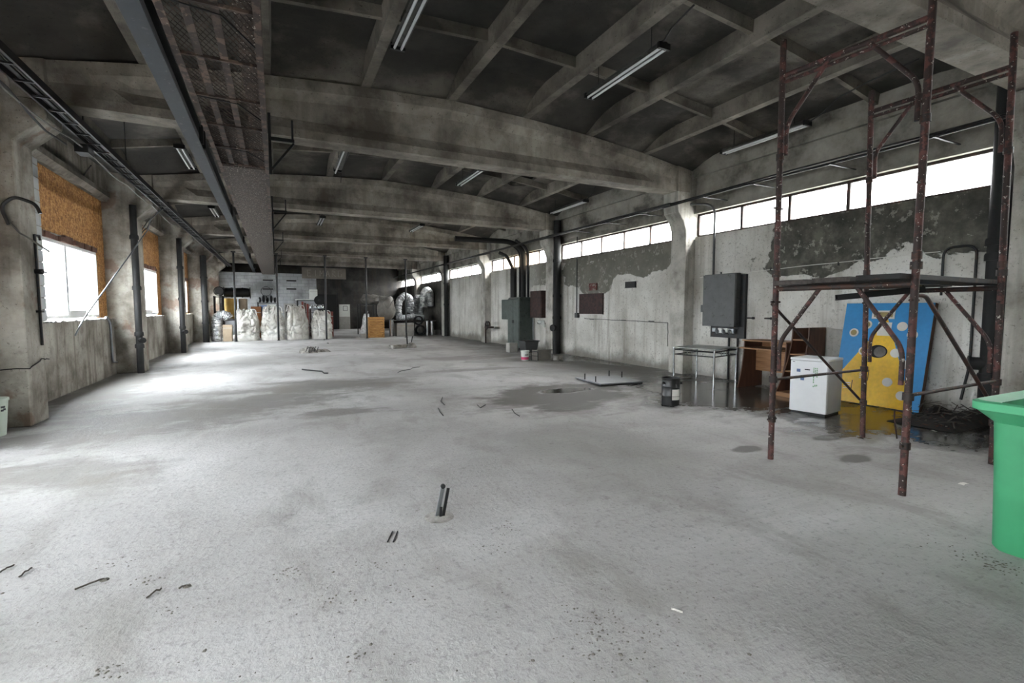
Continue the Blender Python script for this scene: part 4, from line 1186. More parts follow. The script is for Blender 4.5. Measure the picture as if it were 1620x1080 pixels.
t = thing('pale_wire', 'thin pale wire sagging along the peeling wall above the grey electrical box', 'wire', (8.92, 6, 2.1))
MB().tube(wig([(8.915, 8.3, 2.28), (8.915, 7.2, 2.31), (8.915, 5.9, 2.35), (8.915, 4.7, 2.38), (8.915, 3.75, 2.40)], .006, 4), .007, 5).build('strand', 'paper', t)
for y in (7.7, 6.5, 5.2): MB().box((8.905, y - .012, 2.31), (8.925, y + .012, 2.37)).build('clip', 'dark_steel', t)

# ---- looped conduit beside the near drain pipe
t = thing('looped_conduit', 'dark conduit bent in an upside-down U on the wall behind the scaffold', 'conduit', (8.9, 3.7, 0))
MB().tube(arc([(8.89, 3.70, 1.75), (8.89, 3.70, 2.45), (8.89, 3.32, 2.45), (8.89, 3.32, .75), (8.80, 3.36, .25)], 8, .14), .018, 8).build('pipe', 'dark_steel', t, smooth=60)

# ---- rust-brown plates on the wall past the first column
for nm, lab, y0, y1, z0, z1, mat, cat in (('wall_plate', 'large rust-brown metal plate on the whitewashed wall', 12.0, 13.26, 1.39, 2.03, 'rust_brown', 'metal plate'),
        ('wall_plaque', 'small red rusty plaque above the rust-brown plate', 12.33, 12.73, 2.14, 2.35, 'rust_red', 'plaque'),
        ('wall_grille', 'small dark grille high on the whitewashed wall', 10.53, 10.96, 2.15, 2.31, 'dark_steel', 'grille')):
    t = thing(nm, lab, cat, (8.9, (y0 + y1) / 2, z0))
    MB().box((8.885, y0, z0), (8.925, y1, z1)).build('plate', mat, t)
    MB().box((8.878, y0 - .01, z0 - .015), (8.925, y1 + .01, z0)).build('bottom_trim', mat if nm != 'wall_plate' else 'paper', t)
    if nm == 'wall_grille':
        for i in range(4): MB().box((8.875, y0 + .03, z0 + .025 + .034 * i), (8.886, y1 - .03, z0 + .04 + .034 * i)).build('slat', 'black_steel', t)
    else:
        for yy in (y0 + .05, y1 - .05):
            for zz in (z0 + .04, z1 - .04): MB().tube([(8.886, yy, zz), (8.876, yy, zz)], .014, 8).build('bolt', 'dark_steel', t)
t = thing('wall_cable', 'dark cable dropping down the wall to a socket beside the rust-brown plate', 'cable', (8.9, 13.36, 1.3))
MB().tube([(8.855, 13.36, 3.89), (8.855, 13.36, 1.42)], .02, 8).build('pipe', 'dark_steel', t, smooth=60)
MB().box((8.82, 13.28, 1.26), (8.925, 13.44, 1.42)).build('socket_box', 'black_plastic', t, bevel=.01)
t = thing('wall_wire', 'thin dark wire along the wall below the rust-brown plate', 'wire', (8.91, 11, 1.25))
MB().tube(wig([(8.915, 13.0, 1.24), (8.915, 11.2, 1.22), (8.915, 9.3, 1.20), (8.915, 9.28, .6)], .006, 5), .008, 5).build('strand', 'cable', t)
for y in (12.6, 11.05, 9.9): MB().box((8.905, y - .1, 1.215), (8.925, y + .1, 1.235)).build('clip', 'dark_steel', t)

# ---- tall green cabinet and its neighbour
gc = thing('steel_cabinet', 'tall dark green two-door steel cabinet against the wall', 'cabinet', (8.5, 16.9, 0))
MB().box((8.30, 16.42, .06), (8.92, 17.42, 1.93)).build('body', 'cabinet_green', gc, bevel=.008)
for y0, y1 in ((16.44, 16.91), (16.93, 17.40)):
    d = MB().box((8.275, y0, .09), (8.299, y1, 1.92)).build('door', 'cabinet_green', gc, bevel=.006)
    MB().box((8.262, (y1 - .07) if y0 < 16.9 else y0 + .04, 1.0), (8.275, (y1 - .04) if y0 < 16.9 else y0 + .07, 1.12)).build('handle', 'dark_steel', d)
MB().prism([(8.28, 1.932), (8.36, 2.0), (8.92, 2.0), (8.92, 1.932)], 16.42, 17.42, 'Y').build('cap', 'cabinet_green', gc)
for y in (16.47, 17.37):
    for x in (8.33, 8.87): MB().box((x - .02, y - .02, 0), (x + .02, y + .02, .06)).build('foot', 'dark_steel', gc)
sb = thing('meter_box', 'dark green box fixed beside the tall cabinet', 'box', (8.7, 17.9, 1.1))
MB().box((8.45, 17.45, 1.12), (8.92, 18.35, 1.93)).build('body', 'cabinet_green', sb, bevel=.008)
MB().box((8.435, 17.48, 1.15), (8.45, 18.32, 1.90)).build('door', 'cabinet_green', sb)
for i, (y, r) in enumerate(((16.55, .05), (16.95, .10), (17.25, .04))):
    t = thing('riser_conduit', ['thin dark conduit rising from the near side of the green cabinet', 'thick dark conduit rising from the green cabinet and bending along the wall', 'thin dark conduit rising from the far side of the green cabinet'][i], 'conduit', (8.8, y, 2.0))
    MB().tube(arc([(8.74, y, 2.0), (8.74, y, 3.85), (8.42, y + .45, 4.20)] + ([(6.2, y + .75, 4.22)] if i == 1 else []), 8, .35), r, 10).build('pipe', 'black_pipe', t, smooth=60)
t = thing('flat_duct', 'flat black duct with a kinked top rising above the meter box', 'duct', (8.85, 18.1, 1.9))
MB().box((8.80, 17.9, 1.94), (8.92, 18.25, 3.2)).build('shaft', 'black_steel', t)
MB().tube(arc([(8.85, 18.1, 3.2), (8.80, 18.25, 3.45), (8.7, 18.4, 3.75), (8.45, 18.6, 3.9)], 5, .1), .07, 8).build('neck', 'black_steel', t, smooth=60)
mb_ = thing('brown_wall_box', 'rust-brown metal box on the wall beside the black drain pipe', 'box', (8.8, 15.9, 1.2))
MB().box((8.70, 15.44, 1.22), (8.925, 16.30, 2.22)).build('body', 'rust_brown', mb_, bevel=.008)
MB().box((8.685, 15.47, 1.25), (8.70, 16.27, 2.19)).build('door', 'rust_brown', mb_)
t = thing('insulator_row', 'cluster of white insulators below the brown wall box', 'insulators', (8.85, 15.8, .9))
for i in range(3): MB().tube([(8.90, 15.55 + .18 * i, .88 + .07 * i), (8.84, 15.55 + .18 * i, 1.12)], .05, 8).build('insulator', 'white_plastic', t, smooth=40)
MB().box((8.905, 15.45, .98), (8.925, 16.1, 1.04)).build('mounting_bar', 'dark_steel', t)
MB().tube([(8.86, 16.36, 0), (8.86, 16.36, 1.95)], .015, 6).build('earth_rod', 'galv', t)
t = thing('valve_cluster', 'rusty valve wheel and pipes at the foot of the third column', 'valve', (8.45, 20.0, .6))
MB().tube(arc([(8.52, 20.25, 0), (8.52, 20.25, .95), (8.52, 19.85, .98), (8.52, 19.75, .8)], 6, .12), .035, 8).build('pipe', 'rust_brown', t, smooth=60)
MB().lathe([(.16, -.02), (.20, 0), (.16, .02), (.14, 0)], (8.40, 19.85, .82), 14, 'X', caps=False).build('hand_wheel', 'dark_steel', t, smooth=40)
MB().tube([(8.40, 19.85, .82), (8.52, 19.85, .82)], .03, 8).build('stem', 'dark_steel', t)
MB().box((8.40, 19.5, .70), (8.6, 20.1, .78)).build('flange', 'rust_brown', t)

# ---- buckets, blocks by the second column
t = thing('paint_bucket', 'white plastic bucket with a pink label on the wet floor', 'bucket', (6.71, 12.9, 0))
shade_cyl(t, 'body', 'white_plastic', [(.105, 0), (.11, .005), (.125, .26), (.135, .262), (.135, .30), (.125, .30), (.115, .25), (.10, .02)], (6.71, 12.9, 0))
m = MB(); m.lathe([(.1145, .03), (.119, .11)], (6.71, 12.9, 0), 28, caps=False); m.build('pink_band', 'pink_label', t, smooth=60)
for i in range(5): MB().box((6.655 + i * .022, 12.772, .165), (6.669 + i * .022, 12.79, .19)).build('print_mark', 'ink_dark', t)
t = thing('grey_crate', 'grey-brown open crate on the floor beside the white bucket', 'crate', (7.3, 12.95, 0))
MB().box((7.02, 12.66, .0), (7.48, 13.02, .02)).build('base', 'tarp', t)
for lo, hi in (((7.02, 12.66, .02), (7.48, 12.68, .30)), ((7.02, 13.0, .02), (7.48, 13.02, .30)), ((7.02, 12.68, .02), (7.04, 13.0, .30)), ((7.46, 12.68, .02), (7.48, 13.0, .30))):
    MB().box(lo, hi).build('side', 'tarp', t)
MB().box((6.98, 12.62, .30), (7.52, 12.68, .325)).build('rim', 'tarp', t)
t = thing('wire_basket', 'bent dark wire handle frame between the bucket and the crate', 'frame', (6.93, 12.8, 0))
MB().tube(arc([(6.88, 12.8, .005), (6.88, 12.8, .26), (7.0, 12.62, .28), (7.0, 12.62, .01)], 4, .05), .012, 6).build('wire', 'dark_steel', t, smooth=60)
MB().tube([(6.88, 12.8, .14), (7.0, 12.62, .14)], .008, 5).build('cross_wire', 'dark_steel', t)
tag(MB().box((7.50, 12.35, 0), (7.72, 12.58, .16)).build('concrete_block', 'lump', None, bevel=.015, origin=(7.6, 12.45, 0)), 'small pale concrete block beside the open crate', 'block')
t = thing('grey_basin', 'grey plastic basin standing behind the white bucket', 'basin', (8.0, 15.3, 0))
MB().prism([(7.86, 0), (8.28, 0), (8.36, .40), (7.80, .40)], 15.0, 15.5, 'Y').build('tub', 'grey_steel', t, bevel=.02)
MB().box((7.78, 14.96, .40), (8.38, 15.54, .43)).build('rim', 'grey_steel', t, bevel=.01)
t = thing('pale_box', 'pale box standing beside the grey basin in front of the cabinet', 'box', (7.6, 15.6, 0))
MB().box((7.42, 15.45, 0), (7.74, 15.75, .33)).build('carton', 'carton_grey', t, bevel=.008)
MB().box((7.43, 15.46, .33), (7.73, 15.6, .338)).build('flap', 'carton_grey', t)

# ================================================================== STORE AT THE FAR END
def span(px0, px1, py0, py1, Y):           # measured box -> x range and z range at depth Y
    a, b = at(px0, py1, Y), at(px1, py0, Y)
    return a.x, b.x, max(0, a.z), b.z

def bulk_bag(px0, px1, py0, Y, label, seed, lop=0.):
    x0, x1, _, z1 = span(px0, px1, py0, 538, Y)
    cx = (x0 + x1) / 2; w = (x1 - x0) / 2 * .985; H = z1
    t = thing('bulk_bag', label, 'bulk bag', (cx, Y, 0), 'white bulk bags')
    m = MB()
    def f(u, v):
        a = 2 * math.pi * u; c, s = math.cos(a), math.sin(a)
        e = 2 / 3.2
        sx = math.copysign(abs(c) ** e, c); sy = math.copysign(abs(s) ** e, s)
        bulge = .90 + .115 * math.sin(math.pi * min(1, .12 + v * 1.1)) - .16 * max(0, v - .55) / .45 - .25 * max(0, v - .86) / .14 * (1 + .5 * math.sin(a * 3 + seed))
        p = Vector((sx * w * bulge, sy * w * .85 * bulge, H * v))
        q = Vector((sx * 1.6, sy * 1.6, v * 2.4 + seed * 7))
        q2 = Vector((sx * 1.3, sy * 1.3 + v * .8, v * 3.2 + seed * 5))
        n1 = abs(mnoise.noise(q2 * .9)); n2 = abs(mnoise.noise(q2 * 1.9 + Vector((7, 1, 3)))); n3 = abs(mnoise.noise(q2 * 3.6 + Vector((1, 8, 2))))
        d = .04 * mnoise.noise(q) - .085 * (1 - n1) ** 7 - .055 * (1 - n2) ** 7 - .025 * (1 - n3) ** 6
        d *= min(1, v * 6)
        p.x += sx * d + lop * v * v; p.y += sy * d
        p.z += .12 * mnoise.noise(Vector((sx * 2.2, sy * 2.2, seed))) * v + .07 * mnoise.noise(q * 3) * v
        return Vector((cx, Y, 0)) + Vector((p.x, p.y, max(0.0, p.z)))
    m.grid(f, 128, 80, wrap=True)
    m.build('bag', 'sack', t, smooth=60)
    m = MB()
    m.grid(lambda u, v: Vector((cx + lop + (u - .5) * w * 1.3, Y + (v - .5) * w * 1.1, H * .86 + .16 * mnoise.noise(Vector((u * 4, v * 4, seed))))), 12, 10)
    m.build('fill', 'sack', t, smooth=60)
    for s in (-1, 1):                      # lifting loops
        x = cx + s * w * .55 + lop
        MB().tube(arc([(x - .12, Y - w * .62, H * .84), (x - .05, Y - w * .68, H * 1.03), (x + .09, Y - w * .66, H * 1.0), (x + .13, Y - w * .6, H * .82)], 5, .08), .022, 6).build('lifting_loop', 'sack', t, smooth=60)
bulk_bag(370.5, 411, 490, 27.2, 'white bulk bag with a folded flap, first beside the carton', 1)
bulk_bag(412, 451, 486, 27.2, 'white bulk bag with a sunken top, second from the foil duct', 2)
bulk_bag(453, 489, 484, 27.2, 'white bulk bag with a torn gaping neck, third from the foil duct', 3, -.10)
bulk_bag(492, 526, 492, 27.2, 'smaller square white bulk bag at the end of the bag row', 4)

# foil duct bent over like a cane
p = [at(343, 541, 26.95), at(343, 520, 26.95), at(343, 508, 26.95), at(345.5, 501, 26.95), at(352, 498, 26.95), at(359, 500, 26.95), at(362, 504, 26.95)]
p[0].z = 0
q = []
for a, b in zip(p, p[1:]):
    for i in range(5): q.append(a.lerp(b, i / 5))
q.append(p[-1])
t = thing('foil_duct', 'silver foil ventilation duct bent over beside the boarded wall', 'duct', (p[0].x, 26.95, 0))
MB().tube(q, [.215 + (.025 if i % 2 else -.01) for i in range(len(q))], 18).build('hose', 'foil', t, smooth=25)
MB().tube([q[-1], q[-1] + Vector((0, 0, -.03))], .2, 18).build('end_ring', 'galv', t)

def carton(name, px0, px1, py0, py1, Y, depth, mat, label, z0=0., cat='carton'):
    x0, x1, za, zb = span(px0, px1, py0, py1, Y)
    if z0 is not None: za = z0
    t = thing(name, label, cat, ((x0 + x1) / 2, Y, za))
    MB().box((x0, Y, za), (x1, Y + depth, zb)).build('box', mat, t, bevel=.012)
    MB().box((x0 + .01, Y - .004, za + (zb - za) * .80), (x1 - .01, Y, za + (zb - za) * .83)).build('tape', 'carton_grey' if mat != 'carton_grey' else 'carton', t)
    MB().box((x0 + .005, Y + depth * .1, zb), (x1 - .005, Y + depth * .5, zb + .012)).build('flap', mat, t)
    return t, x0, x1, za, zb
carton('carton', 353, 367, 514, 541, 26.62, .42, 'carton', 'tall pale cardboard carton under the foil duct end')

def cylinder_thing(name, px0, px1, py0, py1, Y, mat, label, cat, z0=None, top='insulation'):
    x0, x1, za, zb = span(px0, px1, py0, py1, Y)
    if z0 is not None: za = z0
    r = (x1 - x0) / 2; cx = (x0 + x1) / 2
    t = thing(name, label, cat, (cx, Y + r, za))
    MB().lathe([(r * .97, za), (r, za + .03), (r * .985, (za + zb) / 2), (r, zb - .04), (r * .96, zb)], (cx, Y + r, 0), 22).build('roll', mat, t, smooth=40)
    MB().lathe([(r * .55, zb), (r * .5, zb + .012), (r * .3, zb + .012)], (cx, Y + r, 0), 18).build('core', top, t, smooth=40)
    return t, cx, r, zb
# yellow roll standing on a low crate, black bundle on top
x0, x1, _, zt = span(351, 392, 506, 541, 29.0)
t = thing('store_bench', 'low dark bench behind the first bulk bags', 'bench', ((x0 + x1) / 2, 29.2, 0))
MB().box((x0 - .1, 28.9, .95), (x1 + .05, 30.3, 1.02)).build('bench_top', 'old_plank', t)
for x in (x0 - .04, x1 - .02):
    for y in (28.98, 30.2): MB().box((x - .04, y - .04, 0), (x + .04, y + .04, .95)).build('leg', 'old_plank', t)
cylinder_thing('insulation_roll', 353, 374, 472, 502, 29.0, 'insulation', 'yellow insulation roll standing on the low bench', 'roll', 1.02)
cylinder_thing('pale_roll', 378, 391, 472.5, 500, 29.1, 'carton', 'pale paper roll standing on the low bench', 'roll', 1.02)
x0, x1, za, zb = span(353, 395, 455, 471, 29.0)
za = at(374, 471.5, 29).z
t = thing('black_bundle', 'black plastic-wrapped bundle lying across the standing rolls', 'bundle', ((x0 + x1) / 2, 29.5, za))
zr = at(374, 472, 29.0).z + .07
def bund(u, v):
    a = 2 * math.pi * u; r = .5 * (zb - zr) * (1 + .12 * mnoise.noise(Vector((math.cos(a) * 2, math.sin(a) * 2, v * 6))))
    r *= min(1, .75 + 3 * min(v, 1 - v))
    return Vector((x0 + (x1 - x0) * v, 29.45 + 1.15 * r * math.cos(a), (zr + zb) / 2 + r * math.sin(a)))
MB().grid(bund, 20, 24, wrap=True).build('wrap', 'black_plastic', t, smooth=50)
for v in (.0, 1.0):
    MB().lathe([(.30, -.02), (.32, 0), (.30, .02)], (x0 + (x1 - x0) * v, 29.45, (zr + zb) / 2), 14, 'X').build('end_fold', 'black_plastic', t, smooth=40)
for v in (.3, .7): MB().lathe([(.5 * (zb - zr) * 1.08, -.03), (.5 * (zb - zr) * 1.1, 0), (.5 * (zb - zr) * 1.08, .03)], (x0 + (x1 - x0) * v, 29.45, (zr + zb) / 2), 16, 'X').build('strap', 'dark_steel', t, smooth=40)

# rack with a ring by the wall
def rack(px0, px1, py0, Y, depth, label, shelves=3, mat='dark_steel'):
    x0, x1, _, zb = span(px0, px1, py0, 541, Y)
    t = thing('store_rack', label, 'rack', ((x0 + x1) / 2, Y, 0), 'racks in the store')
    for x in (x0, x1):
        for y in (Y, Y + depth): MB().box((x - .025, y - .025, 0), (x + .025, y + .025, zb)).build('upright', mat, t)
    zs = [zb * (i + 1) / shelves - .03 for i in range(shelves)]
    for z in zs: MB().box((x0 + .026, Y - .02, z - .03), (x1 - .026, Y + depth + .02, z)).build('shelf', mat, t)
    return t, x0, x1, zs
rack(341, 352, 468, 28.3, .5, 'narrow dark rack against the boarded wall')
c = at(346.5, 464, 28.5); t = thing('dark_ring', 'dark round ring resting on the narrow rack', 'ring', tuple(c))
MB().lathe([(.20, -.06), (.24, -.06), (.24, .06), (.20, .06), (.20, -.06)], (c.x, 28.55, at(346, 468, 28.3).z + .245), 20, 'Y', caps=False).build('band', 'black_steel', t, smooth=40)
MB().lathe([(.19, -.01), (.19, .01)], (c.x, 28.55, at(346, 468, 28.3).z + .245), 20, 'Y').build('disc', 'galv', t, smooth=40)

_, rx0, rx1, zs = rack(410, 438, 478, 29.6, .8, 'dark rack behind the second bulk bag, holding black bundles', 2)
zt = zs[-1]
rng = random.Random(11)
for i in range(5):
    x = rx0 + (rx1 - rx0) * (i + .5) / 5
    m = MB()
    def blob(u, v, sx=.088, sz=.15 + .05 * (i % 2), X=x, s=i):
        a = 2 * math.pi * u; b = math.pi * v - math.pi / 2
        d = 1 + .25 * mnoise.noise(Vector((math.cos(a) * 1.5 + s, math.sin(a) * 1.5, v * 3)))
        return Vector((X + sx * d * math.cos(b) * math.cos(a), 29.95 + .25 * d * math.cos(b) * math.sin(a), zt + .004 + sz + sz * math.sin(b) * (d if v > .5 else 1)))
    m.grid(blob, 14, 10, wrap=True)
    o = m.build('black_bag', 'black_plastic', None, smooth=60, origin=(x, 29.95, zt))
    tag(o, ORD[i] + ' of five small black bags on the rack top, counted from the yellow roll', 'bag', 'black bags on the rack')
c = at(421, 464, 29.9); zc = zt + .36 + .30
t = thing('steel_hoop', 'thin steel hoop standing on the black bags', 'hoop', (c.x, 30.3, zt))
MB().lathe([(.24, -.04), (.27, -.04), (.27, .04), (.24, .04), (.24, -.04)], (c.x, 30.3, zc - .02), 22, 'Y', caps=False).build('band', 'dark_steel', t, smooth=40)
MB().box((c.x - .03, 30.27, zt + .003), (c.x + .03, 30.33, zc - .28)).build('stand', 'dark_steel', t)
carton('carton', 397, 413, 485, 497, 28.9, .5, 'carton_brown', 'wide brown cardboard carton behind the first two bulk bags', 0)
for i, (a, b, c_, mt) in enumerate(((414, 422, 484, 'ink_blue'), (424, 436, 483, 'white_plastic'))):
    x0, x1, za, zb = span(a, b, c_, 497, 29.3)
    zm = 1.18
    t = thing('plastic_tub', ['blue-grey plastic tub', 'white plastic tub'][i] + ' under the black bags', 'tub', ((x0 + x1) / 2, 29.3, 0))
    MB().box((x0, 29.0, 0), (x1, 29.45, zb)).build('body', mt, t, bevel=.03, seg=2)
    MB().box((x0 - .02, 28.98, zb), (x1 + .02, 29.47, zb + .03)).build('rim', mt, t)

_, rx0, rx1, zs = rack(473, 510, 474, 29.8, .9, 'wide rack behind the third bulk bag with red boards on it', 3)
MB().box((rx0 - .1, 29.7, zs[-1] + .002), (rx1 + .05, 30.8, zs[-1] + .05)).build('white_slab', 'white_plastic', None, origin=(rx0, 29.8, zs[-1]))
_o = bpy.data.objects['white_slab']; tag(_o, 'flat white slab on top of the wide rack', 'slab')
for i in range(4):
    x = at(479 + i * 4, 490, 29.5).x
    o = MB(XF((x, 29.62, 0))).box((-.055, 0, 0), (.055, .1, at(480, 477, 29.5).z - .06 * i)).build('red_board', 'red_board' if i % 2 == 0 else 'veneer_dark', None, origin=(x, 29.62, 0))
    tag(o, ['dull red board leaning on the wide rack, first of four', 'brown board leaning on the wide rack, second of four', 'dull red board leaning on the wide rack, third of four', 'brown board leaning on the wide rack, last of four'][i], 'board', 'boards leaning on the rack')
carton('carton', 490, 502, 458, 472.5, 30.0, .45, 'white_plastic', 'white box on top of the wide rack', zs[-1] + .052, 'box')
x0, x1, za, zb = span(497, 513, 467, 483, 29.4)
t = thing('drum_fan', 'round black drum fan perched by the white box', 'fan', ((x0 + x1) / 2, 29.4, za))
r = (x1 - x0) / 2
MB().lathe([(r * .8, -.12), (r, -.10), (r, .10), (r * .8, .12), (r * .75, .02), (r * .75, -.02)], ((x0 + x1) / 2, 29.38, (za + zb) / 2), 22, 'Y').build('drum', 'black_steel', t, smooth=40)
MB().tube([((x0 + x1) / 2, 29.2, (za + zb) / 2), ((x0 + x1) / 2, 29.3, (za + zb) / 2)], .07, 10).build('hub', 'dark_steel', t)
MB().box(((x0 + x1) / 2 - .05, 29.33, 0), ((x0 + x1) / 2 + .05, 29.43, za + .04)).build('stand', 'black_steel', t)
x0, x1, za, zb = span(489, 512, 482, 487, 29.2)
t = thing('bottle_tray', 'shiny tray of small clear bottles in front of the drum fan', 'tray', (x0, 28.9, 0))
MB().box((x0, 28.75, za - .06), (x1, 29.1, za - .02)).build('tray', 'galv', t)
for i in range(7): MB().lathe([(.04, 0), (.045, .02), (.045, .13), (.015, .17), (.015, .2)], (x0 + .06 + (x1 - x0 - .12) * i / 6, 28.9, za - .02), 8).build('bottle', 'chrome', t, smooth=40)
for x in (x0 + .05, x1 - .05): MB().box((x - .02, 28.8, 0), (x + .02, 28.84, za - .06)).build('leg', 'dark_steel', t)
carton('carton', 516, 527, 493, 505, 28.6, .5, 'red_board', 'dull red box behind the last bulk bag', 0, 'box')
x0, x1, za, zb = span(450, 467, 480, 500, 31.5)
t = thing('window_sash', 'old grey window sash leaning behind the third bulk bag', 'window sash', (x0, 31.5, 0))
for lo, hi in (((x0, 31.5, 0), (x0 + .07, 31.56, zb)), ((x1 - .07, 31.5, 0), (x1, 31.56, zb)), ((x0 + .07, 31.5, zb - .08), (x1 - .07, 31.56, zb)), ((x0 + .07, 31.5, .6), (x1 - .07, 31.56, .68))): MB().box(lo, hi).build('stile', 'carton_grey', t)
MB().box((x0 + .07, 31.52, .68), (x1 - .07, 31.53, zb - .08)).build('pane', 'board_glass', t)
for vi, (px, py) in enumerate(((424, 443), (424, 457), (461, 444), (461, 457))):
    c = at(px, py, YP)
    t = thing('wall_slot', ('upper' if vi % 2 == 0 else 'lower') + ' dark vent slot in the white partition, ' + ('above the steel hoop' if vi < 2 else 'nearer the sign board'), 'vent', (c.x, YP, c.z), 'vent slots in the partition')
    MB().box((c.x - .28, YP - .02, c.z - .04), (c.x + .28, YP - .001, c.z + .04)).build('slot', 'dark_hole', t)
    MB().box((c.x - .30, YP - .03, c.z + .04), (c.x + .30, YP - .001, c.z + .055)).build('lip', 'carton_grey', t)

# hanging sign board and passage
x0, x1, za, zb = span(478, 547, 425, 440, 32.4)
t = thing('sign_board', 'long weathered sign board with faint letters hung under the far beam', 'sign', ((x0 + x1) / 2, 32.4, za))
MB().box((x0, 32.40, za), (x1, 32.46, zb)).build('board', 'sign_board', t)
L = (x1 - x0)
for i, strokes in enumerate((((0, 0, 0, 1), (0, 0, 1, 0), (0, .5, .8, .5), (0, 1, 1, 1)), ((.5, 0, .5, 1),), ((0, 0, 0, 1), (0, 1, .5, .4), (.5, .4, 1, 1), (1, 0, 1, 1)), ((0, 0, .5, 1), (.5, 1, 1, 0), (.25, .4, .75, .4)), ((0, 0, 0, 1), (0, 1, .9, .8), (.9, .8, 0, .5), (0, .5, 1, 0)), ((0, 0, 0, 1), (0, 1, 1, 1), (0, 0, 1, 0), (1, 0, 1, .5)))):
    bx = x0 + L * (.12 + .14 * i); bz = za + (zb - za) * .22; sw, sh = .2, (zb - za) * .55
    m = MB()
    for a0, b0, a1, b1 in strokes: m.bar((bx + a0 * sw, 32.392, bz + b0 * sh), (bx + a1 * sw + 1e-4, 32.392, bz + b1 * sh + 1e-4), .03, .03, (0, 1, 0))
    m.build('letter', 'sign_letter', t)
for x in (x0 + .3, x1 - .3): MB().tube([(x, 32.43, zb - .02), (x, 32.78, 4.26)], .012, 6).build('hanger', 'dark_steel', t)
x0, x1, za, zb = span(540, 557, 481, 523, 38.0)
t = thing('door_1', 'half-white panelled door at the far end, standing in the dark wall', None, ((x0 + x1) / 2, Y_FAR, 0), kind='structure')
MB().box((x0, Y_FAR - .08, 0), (x1, Y_FAR - .01, zb)).build('leaf', 'carton_grey', t)
MB().box((x0 + .02, Y_FAR - .1, zb * .5), (x1 - .02, Y_FAR - .08, zb - .02)).build('upper_panel', 'white_plastic', t)
cx = (x0 + x1) / 2
for lo, hi in (((cx - .1, Y_FAR - .11, 1.75), (cx + .22, Y_FAR - .1, 1.78)), ((cx - .1, Y_FAR - .11, 1.4), (cx + .22, Y_FAR - .1, 1.43)), ((cx - .1, Y_FAR - .11, 1.43), (cx - .07, Y_FAR - .1, 1.75)), ((cx + .19, Y_FAR - .11, 1.43), (cx + .22, Y_FAR - .1, 1.75))): MB().box(lo, hi).build('notice_frame', 'black_steel', t)
x0, x1, za, zb = span(505, 535, 465, 520, 38.0)
t = thing('door_2', 'wide dark doorway at the far end beside the half-white door', None, ((x0 + x1) / 2, Y_FAR, 0), kind='structure')
MB().box((x0, Y_FAR - .06, 0), (x1, Y_FAR - .01, zb)).build('leaf', 'black_steel', t)
MB().box((x0 - .1, Y_FAR - .1, 0), (x0, Y_FAR - .01, zb + .1)).build('frame', 'dark_steel', t)
MB().box((x1, Y_FAR - .1, 0), (x1 + .1, Y_FAR - .01, zb + .1)).build('frame', 'dark_steel', t)

# wooden crates, silver goods on the right of the store
x0, x1, _, zb = span(583, 608, 501, 537, 26.6)
for i in range(2):
    z0 = i * zb / 2; z1 = z0 + zb / 2 - .01
    t = thing('wooden_crate', ['light wooden slatted crate standing on the floor by the steel post', 'light wooden slatted crate stacked on top of the lower crate'][i], 'crate', ((x0 + x1) / 2, 26.8, z0), 'wooden crates in the store')
    n = 4; h = (z1 - z0) / n
    for j in range(n):
        MB().box((x0, 26.6, z0 + j * h + .02), (x1, 26.625, z0 + (j + 1) * h - .02)).build('slat', 'crate_wood', t)
        MB().box((x0, 27.275, z0 + j * h + .008), (x1, 27.30, z0 + (j + 1) * h - .008)).build('slat', 'crate_wood', t)
        for x in (x0, x1 - .025): MB().box((x, 26.626, z0 + j * h + .008), (x + .025, 27.274, z0 + (j + 1) * h - .008)).build('slat', 'crate_wood', t)
    for x in (x0 + .03, x1 - .07):
        MB().box((x, 26.575, z0 + .005), (x + .05, 26.599, z1 - .005)).build('batten', 'crate_wood', t)
    MB().box((x0 + .026, 26.626, z0 + .01), (x1 - .026, 27.274, z0 + .03)).build('base', 'crate_wood', t)
x0, x1, za, zb = span(571, 583, 496, 522, 27.5)
t = thing('silver_bag', 'pale silvery bag slumped beside the wooden crates', 'bag', ((x0 + x1) / 2, 27.7, 0))
def slump(u, v):
    a = 2 * math.pi * u; w = .30 * (1 - .55 * v) * (1 + .25 * mnoise.noise(Vector((math.cos(a), math.sin(a), v * 3))))
    return Vector(((x0 + x1) / 2 + .14 * v + w * math.cos(a), 27.7 + w * math.sin(a), v * zb))
MB().grid(slump, 22, 16, wrap=True).build('bag', 'foil', t, smooth=50)
MB().tube([((x0 + x1) / 2 + .14, 27.7, zb - .02), ((x0 + x1) / 2 + .17, 27.7, zb + .15)], .05, 8).build('neck', 'foil', t, smooth=50)
